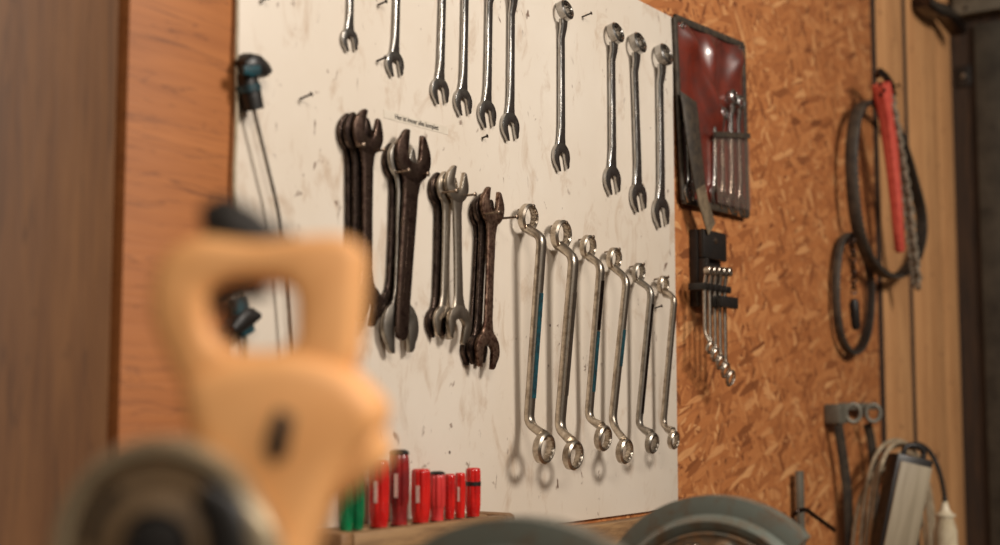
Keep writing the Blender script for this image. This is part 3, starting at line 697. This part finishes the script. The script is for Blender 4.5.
bm = BM(); loft(bm, [cp(247.5, 85, 0.0165), cp(249, 92, 0.0165)], [0.025] * 2, [0.025] * 2, (1, 0, 0), 'oval'); obj('teal_collar', bm, 'teal_paint', clamp, 60)
bm = BM(); tube(bm, smooth_path([cp(253, 106), cp(266, 160), cp(280, 222), cp(287, 290), cp(291, 350), cp(292, 385)], 5), 0.0022, 8); obj('bar', bm, 'grey_steel', clamp, 60)
bm = BM(); loft(bm, [cp(229, 330), cp(236, 324), cp(243, 318), cp(250, 316), cp(255, 316)], [0.010, 0.020, 0.024, 0.018, 0.008], [0.02] * 5, (0, 0, 1), 'oval'); obj('lower_jaw', bm, 'black_plastic', clamp, 60)
bm = BM(); loft(bm, [cp(238, 300), cp(241, 315), cp(247, 334)], [0.012, 0.016, 0.010], [0.022] * 3, (1, 0, 0), 'oval'); obj('lower_pad', bm, 'teal_paint', clamp, 60)
q = [at(237, -40, 0.006), at(237, 20, 0.007), at(236.5, 50, 0.008), at(236.5, 75, 0.008), at(236.5, 100, 0.008), at(235.5, 140, 0.008), at(234, 185, 0.008), at(237, 225, 0.008), at(243, 300, 0.006), at(246, 380, 0.006), at(246, 470, 0.006)]
bm = BM(); tube(bm, smooth_path([p - q[0] for p in q], 6), 0.0024, 8); k = obj('hanging_cable', bm, 'cable_grey', None, 60); k.location = q[0]
tag(k, 'thin grey cable hanging along the left edge of white board', 'cable')

# ================================================================== drive belts, chain wrench
def belt(pts, label, wd, th, teeth, o0, hang):
    P = smooth_path([wl(x_, y_, o0 + wd / 2) for x_, y_ in pts], 6, True)
    org = V(P[0].x, P[0].y, 0); P = [p - org for p in P]
    t = thing('drive_belt', label, 'drive belt', wall_frame(org.x, org.y), 'toothed drive belts by the pale planks')
    bm = BM(); loft(bm, P, th, wd, (0, 0, 1), 'rect', True); obj('band', bm, 'belt_back', t, 60)
    cen = sum(P, V(0, 0, 0)) / len(P); bm = BM()
    L = [0]
    for i in range(len(P)): L.append(L[-1] + (P[(i + 1) % len(P)] - P[i]).length)
    for k in range(teeth):
        s = L[-1] * k / teeth; i = max(j for j in range(len(P)) if L[j] <= s); f = (s - L[i]) / (L[i + 1] - L[i])
        p = P[i].lerp(P[(i + 1) % len(P)], f); tg = (P[(i + 1) % len(P)] - P[i]).normalized(); nn = V(-tg.y, tg.x, 0)
        if nn.dot(cen - p) < 0: nn = -nn
        hgt = th * 0.7; st_ = L[-1] / teeth * 0.5
        M = Matrix((tg, nn, tg.cross(nn))).transposed().to_4x4(); M.translation = p + nn * th * 0.45
        add_box(bm, (-st_ / 2, 0, -wd / 2), (st_ / 2, hgt, wd / 2), M)
    k = obj('teeth', bm, 'black_rubber', t, 30); k['kind'] = 'stuff'
    return t
belt([(870, 101), (858, 110), (852, 140), (852, 180), (857, 225), (868, 258), (884, 275), (900, 276), (914, 262), (921.5, 238), (921, 212), (915, 187), (906, 155), (896, 129), (884, 108)], 'large black toothed drive belt hanging behind the red chain wrench', 0.028, 0.0065, 100, 0.023, None)
belt([(848, 234), (840, 245), (836, 275), (836.5, 310), (841, 338), (850, 353), (860, 350), (867, 336), (871, 310), (871, 282), (866, 257), (857, 238)], 'small black toothed drive belt hanging below left of the large one', 0.018, 0.006, 76, 0.003, None)

def chain(parent, P, pitch, r, wire, mat_):
    bm = BM(); n = 10
    pts = [V(math.cos(2 * PI * k / n) * r * 0.62, math.sin(2 * PI * k / n) * r * 0.40 + math.copysign(pitch * 0.36, math.sin(2 * PI * k / n) + 1e-9), 0) for k in range(n)]
    tube(bm, pts, wire, 5, True); me = mesh_from(bm, 'link', 60); me.materials.append(MATS[mat_])
    L = [0]
    for i in range(len(P) - 1): L.append(L[-1] + (P[i + 1] - P[i]).length)
    cnt = int(L[-1] / pitch)
    for k in range(cnt):
        s = k * pitch; i = max(j for j in range(len(P) - 1) if L[j] <= s + 1e-9); f = (s - L[i]) / (L[i + 1] - L[i])
        tg = (P[i + 1] - P[i]).normalized(); zz = V(0, 0, 1); zz = (zz - tg * zz.dot(tg)).normalized(); xx = tg.cross(zz)
        M = Matrix((xx, tg, zz)).transposed().to_4x4(); M = M @ Matrix.Rotation(PI / 4 + (k % 2) * PI / 2, 4, 'Y'); M.translation = P[i].lerp(P[i + 1], f)
        o = bpy.data.objects.new('link', me); COL.objects.link(o); o.parent = parent; o.matrix_local = M
O3 = 0.070
a = wl(883, 80, O3); cw = thing('chain_wrench', 'red chain wrench with steel chain hanging on the pale planks', 'chain wrench', wall_frame(a.x, a.y))
def rp(px, py, o=O3): q = wl(px, py, o); return V(q.x - a.x, q.y - a.y, o)
bm = BM(); loft(bm, [rp(881, 84), rp(883, 96), rp(887, 118), rp(892, 160), rp(896.5, 205), rp(900, 250), rp(900.2, 252.5)], [0.046, 0.048, 0.040, 0.034, 0.029, 0.024, 0.016], [0.034, 0.036, 0.030, 0.026, 0.023, 0.021, 0.012], (0, 0, 1), 'rect'); hd = obj('handle', bm, 'red_enamel', cw, 40)
bm = BM(); loft(bm, [rp(877, 76), rp(880, 72), rp(885, 76), rp(891, 84), rp(894, 96)], [0.012, 0.018, 0.018, 0.016, 0.008], [0.012] * 5, (0, 0, 1), 'rect'); obj('toothed_jaw', bm, 'dark_steel', cw, 40)
for x_, y_ in ((879.5, 84), (883.5, 90), (880, 95)):
    bm = BM(); lathe(bm, [(0, 0), (0.006, 0), (0.006, 0.003), (0, 0.004)], 12, Matrix.Translation(rp(x_, y_, O3 + 0.015))); obj('rivet', bm, 'dark_steel', hd)
chain(cw, smooth_path([rp(890.5, 102, O3 + 0.012), rp(895.5, 128, O3 + 0.012), rp(901, 160, O3 + 0.012), rp(906.5, 195, O3 + 0.01), rp(911, 235, O3 + 0.008), rp(914.5, 262, O3 + 0.006), rp(918, 296, O3)], 8), 0.0165, 0.018, 0.0044, 'chain_steel')
a2 = wl(850, 236, 0.03); sc_ = thing('chain_tool', 'small black handle hanging on a dark chain inside the small belt', 'chain tool', wall_frame(a2.x, a2.y))
def sp2(px, py, o=0.034): q = wl(px, py, o); return V(q.x - a2.x, q.y - a2.y, o)
chain(sc_, smooth_path([sp2(852, 238), sp2(853, 265), sp2(854, 300)], 6), 0.0115, 0.009, 0.0022, 'dark_steel')
bm = BM(); loft(bm, [sp2(853.5, 299), sp2(854, 303), sp2(855, 315), sp2(856, 327), sp2(856, 330)], [0.012, 0.022, 0.022, 0.020, 0.012], [0.010, 0.018, 0.018, 0.016, 0.010], (0, 0, 1), 'rect'); obj('handle', bm, 'black_plastic', sc_, 40)
for (x_, y_), L, lab in (((878, 88), 0.052, 'nail in plank carrying the large belt and chain wrench'), ((849, 240), 0.034, 'nail in strand board carrying the small belt')):
    p = wl(x_, y_); nail(p.x, p.y, L, lab, None, 'dark_nail', 0.0025)

# ================================================================== double hook, straps, cable coil, lamp, plug
a3 = wl(832, 425, 0.0); dh = thing('double_hook', 'grey cast double hook with two round eyes on strand board', 'hook', wall_frame(a3.x, a3.y))
def hp(px, py, o=0.03): q = wl(px, py, o); return V(q.x - a3.x, q.y - a3.y, o)
bm = BM(); p, q = hp(840, 424, 0.03), hp(848, 404, 0.03); add_box(bm, (p.x, p.y, -0.0055), (q.x, q.y, 0.030)); bevel(bm, 0.004); obj('mounting_block', bm, 'painted_steel', dh, 30)
p, q = hp(846, 410, 0.02), hp(878, 403, 0.02); bm = BM(); add_box(bm, (p.x, p.y, 0.001), (q.x, q.y, 0.022)); bevel(bm, 0.003); obj('cross_bar', bm, 'painted_steel', dh, 30)
for x_, y_ in ((853, 413), (873, 413)):
    bm = BM(); cpt = hp(x_, y_, 0.040)
    tube(bm, [cpt + V(0.555, 0, 0.83) * (math.cos(2 * PI * k / 24) * 0.016) + V(0, math.sin(2 * PI * k / 24) * 0.019, 0) for k in range(24)], 0.0048, 8, True); obj('eye', bm, 'painted_steel', dh, 60)
for pts, lab in (([(838, 424), (842, 450), (847, 490), (849, 530), (850, 575)], 'dark webbing strap hanging from left part of the double hook'), ([(867, 424), (871, 440), (874, 470), (875, 520), (875, 570)], 'dark webbing strap hanging from right eye of the double hook')):
    Q = [wl(*p, 0.022) for p in pts]; og = V(Q[0].x, Q[0].y, 0)
    bm = BM(); loft(bm, smooth_path([p - og for p in Q], 5), 0.020, 0.004, (-0.83, 0, 0.555), 'rect'); k = obj('hanging_strap', bm, 'dark_strap', None, 60)
    k.matrix_world = wall_frame(og.x, og.y); tag(k, lab, 'strap')
# cable coil: one continuous cable wound in hanging loops
OC = 0.13
coil_pts = []
cx0 = wl(899, 545, 0.05)
LP = [(852, 926, 468, 0.032), (860, 932, 440, 0.046), (865.5, 936, 445, 0.060), (871, 930, 442, 0.074), (877, 934, 452, 0.088)]
for li, (xl, xr, yt, oo) in enumerate(LP):
    for i in range(16):
        a = -PI / 2 - 2 * PI * i / 16
        nx = LP[min(li + 1, len(LP) - 1)]; f = i / 16; xl_, xr_, yt_, oo_ = (xl, xr, yt, oo + (nx[3] - oo) * f)
        ca, sa = math.cos(a), math.sin(a)
        cxm = (xl_ + xr_) / 2 + 0.0; rx_ = (xr_ - xl_) / 2; ry_ = 566 - yt_
        coil_pts.append(wl(cxm + rx_ * math.copysign(abs(ca) ** 0.8, ca), 566 - ry_ * sa, oo_))
og = V(cx0.x, cx0.y, 0)
ck = thing('cable_coil', 'coil of grey cable hung in tall loops beside the planks', 'cable', wall_frame(og.x, og.y))
bm = BM(); tube(bm, smooth_path([p - og for p in coil_pts], 3), 0.0048, 8); obj('wound_cable', bm, 'cable_grey', ck, 60)
bm = BM(); tube(bm, smooth_path([p - og for p in [wl(905, 447, 0.09), wl(918, 444, 0.10), wl(929, 451, 0.115), wl(937, 465, 0.13), wl(942, 482, 0.15), wl(944.5, 497, OC + 0.045), wl(944.5, 500.5, OC + 0.045)]], 6), 0.0055, 8); obj('cable_tail', bm, 'black_rubber', ck, 60)
p = wl(944.5, 501, OC + 0.045); s = depth_of(at(944.5, 520, OC + 0.045)) / FPX
plug = obj('plug', BM(), 'plug_white', None); bpy.data.objects.remove(plug)
plug = thing('cable_plug', 'ribbed white plug hanging on the end of cable', 'plug', Matrix.Translation((p.x, -p.z, p.y)))
bm = BM(); lathe(bm, [(0, 0.0), (3.0 * s, 0), (3.5 * s, -3 * s), (5 * s, -9 * s), (8 * s, -12.5 * s), (10.2 * s, -13 * s), (10.2 * s, -15 * s), (8.5 * s, -15.5 * s), (0, -15.5 * s)], 24); obj('strain_relief', bm, 'plug_white', plug)
prof = [(0, -15.6 * s), (8 * s, -15.6 * s)]
for k in range(13):
    z_ = -17 * s - k * 2.4 * s; r_ = (8.4 + 3.2 * min(1, k / 5)) * s
    prof += [(r_, z_), (r_, z_ - 1.2 * s), (r_ - 0.8 * s, z_ - 1.5 * s), (r_ - 0.8 * s, z_ - 2.2 * s)]
prof += [(11.8 * s, -49 * s), (12.5 * s, -52 * s), (12.5 * s, -66 * s), (0, -66 * s)]
bm = BM(); lathe(bm, prof, 28); obj('ribbed_grip', bm, 'plug_white', plug)
# lamp: flat housing leaning a little, pale front panel
def frame_facing(origin, yaw, roll=0.0, pitch=0.0):
    f = Matrix.Rotation(yaw, 4, 'Z') @ RX
    return Matrix.Translation(origin) @ f @ Matrix.Rotation(roll, 4, 'Z') @ Matrix.Rotation(pitch, 4, 'X')
lp = at(916, 463, OC + 0.045); s = depth_of(lp) / FPX
lamp = thing('work_lamp', 'black housing with pale flat front panel inside the cable coil', 'work lamp', frame_facing(lp, -0.75, -0.25))
bm = BM(); poly = [(-21 * s, 5 * s), (19 * s, 7 * s), (21 * s, -95 * s), (-21 * s, -95 * s)]
prism(bm, poly[::-1], -0.045, 0.0); bevel(bm, 0.005); obj('housing', bm, 'black_plastic', lamp, 30)
bm = BM(); prism(bm, [(-17.5 * s, -2 * s), (-17.5 * s, -92 * s), (17.5 * s, -92 * s), (17.5 * s, -1 * s)], 0.0004, 0.005); bevel(bm, 0.0015); obj('front_panel', bm, 'lamp_panel', lamp, 30)
bm = BM(); tube(bm, smooth_path([V(-10 * s, 4.6 * s, -0.02), V(-9 * s, 14 * s, -0.02), V(2 * s, 18 * s, -0.02), V(11 * s, 14 * s, -0.02), V(12 * s, 5.6 * s, -0.02)], 5), 0.006, 8); obj('grip', bm, 'black_plastic', lamp, 60)

# steel bar and bent rod
p = at(799.5, 471, 0.012); bm = BM(); add_box(bm, (-0.012, -0.005, -0.42), (0.012, 0.005, 0)); bevel(bm, 0.0015); k = obj('steel_bar', bm, 'painted_steel', None, 30); k.location = p
tag(k, 'upright grey flat steel bar against the strand board', 'bar')
Q = [at(792, 517, 0.03), at(797, 511.5, 0.045), at(806, 510, 0.05), at(814, 515.5, 0.055), at(823, 522, 0.06), at(834, 530, 0.065)]
bm = BM(); tube(bm, smooth_path([q - Q[0] for q in Q], 5), 0.0045, 8); k = obj('bent_rod', bm, 'dark_steel', None, 60); k.location = Q[0]; tag(k, 'bent dark steel rod sticking out beside the grey bar', 'rod')

# ================================================================== right corner: steel upright, bracket, latch
xf = U_END - 0.004
p = on_x(988, 430, xf)
bm = BM(); add_box(bm, (xf - 0.012, p.y - 0.10, 0.0), (xf, p.y, on_x(995, 22, xf).z)); bevel(bm, 0.003)
tag(obj('steel_upright', bm, 'dull_upright', None, 30), 'grey steel upright at the right edge of photo', 'post')
p = on_x(955, 19, xf)
br = thing('steel_bracket', 'grey steel angle bracket in the upper right corner', 'bracket', Matrix.Translation((xf, p.y, p.z)))
bm = BM(); add_box(bm, (-0.02, -0.30, 0.006), (0, 0.0, 0.10)); bevel(bm, 0.002); obj('upright_flange', bm, 'painted_steel', br, 30)
bm = BM(); add_box(bm, (-0.04, -0.30, 0.0), (0.0, 0.0, 0.0055)); bevel(bm, 0.001); obj('lower_flange', bm, 'painted_steel', br, 30)
bm = BM(); lathe(bm, [(0, 0), (0.006, 0), (0.005, 0.003), (0, 0.004)], 12, Matrix.Translation((-0.02, -0.035, 0.02)) @ Matrix.Rotation(-PI / 2, 4, 'Y')); obj('screw', bm, 'dark_nail', br)
p = on_x(964, 76, xf)
lt = thing('latch_plate', 'small dark latch plate with bright screw on dark timber', 'latch', Matrix.Translation((U_END - 0.0005, p.y, p.z)))
bm = BM(); add_box(bm, (-0.006, -0.02, -0.03), (0, 0.02, 0.03)); bevel(bm, 0.002); obj('plate', bm, 'black_plastic', lt, 30)
bm = BM(); lathe(bm, [(0, 0), (0.008, 0), (0.006, 0.005), (0, 0.006)], 12, Matrix.Translation((-0.0062, 0, 0)) @ Matrix.Rotation(-PI / 2, 4, 'Y')); obj('screw', bm, 'grey_steel', lt)
Q = [wl(921, 1, 0.03), wl(932, 9, 0.035), wl(942, 12, 0.04), wl(950, 20, 0.045), wl(958, 30, 0.05)]
og = V(Q[0].x, Q[0].y, 0)
bm = BM(); loft(bm, smooth_path([q - og for q in Q], 5), 0.035, 0.05, (0, 0, 1), 'rect'); k = obj('steel_hook', bm, 'dark_steel', None, 40); k.matrix_world = wall_frame(og.x, og.y)
tag(k, 'dark curved steel hook under the bracket at top right', 'hook')

# ================================================================== workbench, grinder, saw
BT = 0.98
bench = thing('workbench', 'long wooden workbench below the tool board', 'workbench', Matrix.Translation((1.1, -0.45, 0)))
for k in range(4):
    bm = BM(); add_box(bm, (-0.9, -0.36 + k * 0.18, BT - 0.05), (0.9, -0.36 + k * 0.18 + 0.178, BT)); bevel(bm, 0.003); obj('top_plank', bm, 'bench_wood', bench, 30)
for sx in (-0.82, 0.74):
    for sy in (-0.33, 0.25):
        bm = BM(); add_box(bm, (sx, sy, 0.0), (sx + 0.08, sy + 0.08, BT - 0.0505)); bevel(bm, 0.003); obj('leg', bm, 'bench_wood', bench, 30)
for sy in (-0.32, 0.28):
    bm = BM(); add_box(bm, (-0.739, sy, BT - 0.16), (0.739, sy + 0.03, BT - 0.0505)); bevel(bm, 0.002); obj('apron', bm, 'bench_wood', bench, 30)

GY, GRS, GZ = -0.450, (0.134, 0.122), 1.2125
gx = [0.872, 1.405]
gr = thing('bench_grinder', 'old grey-green bench grinder with two wheel guards', 'grinder', Matrix.Translation((1.15, GY, BT)) @ Matrix.Rotation(math.radians(9), 4, 'Z'))
gz = GZ - BT
MX = lambda xx: Matrix.Translation((xx - 1.15, 0, gz)) @ Matrix.Rotation(PI / 2, 4, 'Z') @ Matrix.Rotation(PI / 2, 4, 'X')   # lathe axis to +x, angle 0 to +y
for gi, xx in enumerate(gx):
    W2 = 0.056; GR = GRS[gi]
    bm = BM()
    prof = [(GR * 0.84, 0.004), (GR * 0.87, 0.0), (GR * 0.93, -0.003), (GR * 0.985, 0.004), (GR, 0.014), (GR, W2 - 0.014), (GR * 0.985, W2 - 0.004), (GR * 0.93, W2), (GR * 0.84, W2), (GR * 0.84, W2 - 0.004), (GR * 0.93, W2 - 0.005), (GR * 1.15, W2 - 0.014), (GR * 1.15, 0.014), (GR * 0.93, 0.005), (GR * 0.84, 0.008), (GR * 0.84, 0.004)]
    lathe(bm, prof, 64, MX(xx), math.radians(-60), math.radians(136)); guard = obj('wheel_guard', bm, 'grinder_paint', gr, 40)
    bm = BM(); lathe(bm, [(0, 0.003), (GR * 0.76, 0.003), (GR * 0.78, 0.002), (GR * 0.80, 0.001), (GR * 0.81, -0.002), (GR * 0.825, -0.003), (GR * 0.838, -0.002), (GR * 0.838, 0.016), (0, 0.016)], 48, MX(xx), math.radians(-58), math.radians(134)); cov = obj('side_cover', bm, 'grinder_cover', gr, 40)
    for by, bz, br_, nseg in ((0.020, GR - 0.044, 0.011, 6), (-0.016, GR - 0.042, 0.013, 24)):
        bm = BM(); lathe(bm, [(0, 0.0028), (br_ * 1.25, 0.0028), (br_ * 1.25, 0.0), (br_, 0.0), (br_, -0.008), (br_ * 0.8, -0.010), (0, -0.010)], nseg, MX(xx) @ Matrix.Translation((by, bz, 0))); obj('cover_bolt', bm, 'satin_steel' if nseg == 6 else 'grinder_cover', cov, 30)
    bm = BM(); lathe(bm, [(0, 0.022), (GR * 0.90, 0.022), (GR * 0.90, 0.042), (0, 0.042)], 48, MX(xx)); obj('abrasive_wheel', bm, 'abrasive', gr)
bm = BM(); lathe(bm, [(0, 0.063), (0.05, 0.063), (0.07, 0.085), (0.078, 0.10), (0.078, 0.44), (0.07, 0.47), (0.05, 0.495), (0, 0.495)], 40, MX(gx[0])); obj('motor_casing', bm, 'grinder_paint', gr, 40)
bm = BM(); tube(bm, [V(gx[0] + 0.012 - 1.15, 0, gz), V(gx[1] + 0.05 - 1.15, 0, gz)], 0.009, 12); obj('spindle', bm, 'grey_steel', gr)
bm = BM(); loft(bm, [V(0, 0, 0.02), V(0, 0, 0.06), V(0, 0, gz - 0.06)], [0.24, 0.2, 0.14], [0.16, 0.13, 0.10], (0, 1, 0), 'rect'); obj('pedestal', bm, 'grinder_paint', gr, 40)
bm = BM(); add_box(bm, (-0.16, -0.1, 0.0005), (0.16, 0.1, 0.0195)); bevel(bm, 0.004); obj('foot', bm, 'grinder_paint', gr, 30)

# ---- yellow mitre saw in the foreground
SD = 0.70
so = CAM + FH * SD + RGT * (-0.135); so.z = BT
SM = Matrix.Translation(so) @ Matrix((RGT, V(0, 0, 1), -FH)).transposed().to_4x4()      # x right, y up, z towards camera
saw = thing('mitre_saw', 'yellow power saw with D-shaped handle in the foreground', 'power saw', SM)
def sp(px, py, t_=0.0):
    d = ray(px, py); k = (SD - t_) / d.dot(FH); P = CAM + d * k
    return V((P - so).dot(RGT), P.z - so.z, t_)
def sxy(pts, t_=0.0): return [tuple(sp(x_, y_, t_)[:2]) for x_, y_ in pts]
def rounded(poly, r=0.008, k=4):
    n = len(poly); out = []
    for i in range(n):
        a, b, c_ = Vector(poly[i - 1]), Vector(poly[i]), Vector(poly[(i + 1) % n]); d1, d2 = a - b, c_ - b
        rr = min(r, d1.length * 0.45, d2.length * 0.45); p, q = b + d1.normalized() * rr, b + d2.normalized() * rr
        for j in range(k + 1):
            t = j / k; out.append(tuple(p * (1 - t) ** 2 + b * 2 * t * (1 - t) + q * t * t))
    return out
outer = rounded(sxy([(172, 256), (205, 238), (262, 246), (300, 240), (344, 238), (366, 248), (364, 300), (358, 366), (330, 392), (230, 412), (192, 392), (176, 360), (159, 320), (160, 282)]), 0.012)
hole = rounded(sxy([(214, 296), (238, 284), (300, 284), (300, 342), (284, 352), (236, 352), (216, 334)]), 0.012)
bm = BM(); holed_prism(bm, outer, hole, -0.022, 0.022); bevel(bm, 0.009, 50, 3); obj('d_handle', bm, 'saw_yellow', saw, 60)
body = rounded(sxy([(186, 384), (230, 362), (300, 352), (352, 366), (386, 404), (382, 428), (352, 462), (332, 500), (310, 550), (300, 600), (236, 600), (222, 520), (204, 450)]), 0.012)
bm = BM(); prism(bm, body, -0.05, 0.028); bevel(bm, 0.012, 50, 3); obj('motor_body', bm, 'saw_yellow', saw, 60)
a, b = sp(300, 470, 0.02), sp(372, 412, 0.02)
bm = BM(); loft(bm, [sp(286, 470, -0.014), sp(318, 446, -0.014), sp(350, 426, -0.014), sp(367, 415, -0.014), sp(372, 412, -0.014)], [0.055, 0.060, 0.056, 0.050, 0.036], [0.05, 0.054, 0.05, 0.046, 0.034], (0, 0, 1), 'oval', n=20); obj('motor_barrel', bm, 'saw_yellow', saw, 60)
lb = rounded(sxy([(264, 446), (276, 408), (294, 416), (286, 458), (272, 464)], 0.03), 0.003)
bm = BM(); prism(bm, lb, 0.0282, 0.0305); bevel(bm, 0.0008); k = obj('rating_plate', bm, 'black_plastic', saw, 30); k['label'] = 'dark plate on yellow housing'
tr = rounded(sxy([(202, 292), (212, 276), (262, 284), (268, 296), (236, 300), (216, 314)]), 0.004)
bm = BM(); prism(bm, tr, -0.0145, 0.0145); bevel(bm, 0.003); k = obj('trigger', bm, 'black_plastic', saw, 60); k['label'] = 'black trigger inside the handle'
bm = BM(); loft(bm, [sp(206, 224), sp(222, 222), sp(244, 232), sp(268, 240), sp(294, 243)], [0.018, 0.028, 0.026, 0.018, 0.010], [0.026, 0.034, 0.034, 0.030, 0.020], (0, 0, 1), 'oval', n=16); obj('lock_lever', bm, 'black_rubber', saw, 60)
# blade guard disc with bright rim
gcx, gcy, GT = 161, 546, 0.030
gc = sp(gcx, gcy, GT); sg = 1.03 * (SD - GT) / FPX
MG = Matrix.Translation(gc)
bm = BM(); lathe(bm, [(84 * sg, -0.02), (103 * sg, -0.02), (105 * sg, -0.012), (104 * sg, 0.002), (98 * sg, 0.009), (90 * sg, 0.0095), (85 * sg, 0.005), (84 * sg, -0.02)], 72, MG); rim = obj('guard_rim', bm, 'cast_aluminium', saw, 50)
bm = BM(); lathe(bm, [(0, -0.018), (83.5 * sg, -0.018), (83.5 * sg, 0.001), (80 * sg, 0.004), (52 * sg, 0.004), (50 * sg, 0.010), (36 * sg, 0.012), (33 * sg, 0.006), (0, 0.004)], 72, MG); face = obj('guard_face', bm, 'saw_grey', saw, 50)
bm = BM(); lathe(bm, [(0, 0.0062), (31 * sg, 0.0062), (30 * sg, 0.012), (12 * sg, 0.014), (0, 0.014)], 40, MG); obj('hub_cap', bm, 'black_plastic', saw, 50)
for k in range(6):            # raised dark letter blocks along the left of the face
    ang = math.radians(176 - k * 9.5); bm = BM()
    M = MG @ Matrix.Rotation(ang, 4, 'Z') @ Matrix.Translation((67 * sg, 0, 0.0046))
    add_box(bm, (-7 * sg, -4 * sg, 0), (7 * sg, -1.5 * sg, 0.0012), M); add_box(bm, (-7 * sg, 1.2 * sg, 0), (7 * sg, 3.4 * sg, 0.0012), M); add_box(bm, (-1.5 * sg, -1.5 * sg, 0), (1.5 * sg, 1.2 * sg, 0.0012), M)
    obj('raised_letter', bm, 'black_plastic', face, 30)
bm = BM(); loft(bm, [sp(238, 486, 0.03), sp(250, 508, 0.034), sp(262, 540, 0.036), sp(266, 580, 0.036)], [0.006, 0.014, 0.018, 0.018], [0.02] * 4, (0, 0, 1), 'oval'); obj('guard_arm', bm, 'cast_aluminium', saw, 60)
bm = BM(); loft(bm, [sp(206, 490, 0.038), sp(226, 512, 0.040), sp(236, 560, 0.040)], [0.012, 0.022, 0.024], [0.012] * 3, (0, 0, 1), 'oval'); obj('link_arm', bm, 'black_plastic', saw, 60)
# swing arm and base below the frame
y_lo = sp(268, 590).y
bm = BM(); loft(bm, [V(sp(268, 590).x, y_lo, -0.01), V(-0.02, y_lo - 0.12, -0.05), V(-0.02, 0.10, -0.07), V(-0.02, 0.0455, -0.07)], [0.07, 0.06, 0.07, 0.09], [0.06, 0.06, 0.07, 0.09], (0, 0, 1), 'rect'); obj('swing_arm', bm, 'cast_aluminium', saw, 40)
bm = BM(); lathe(bm, [(0, 0.0005), (0.13, 0.0005), (0.135, 0.006), (0.135, 0.040), (0.13, 0.045), (0, 0.045)], 48, Matrix.Translation((-0.02, 0, -0.03)) @ Matrix.Rotation(-PI / 2, 4, 'X')); obj('base_table', bm, 'cast_aluminium', saw, 40)
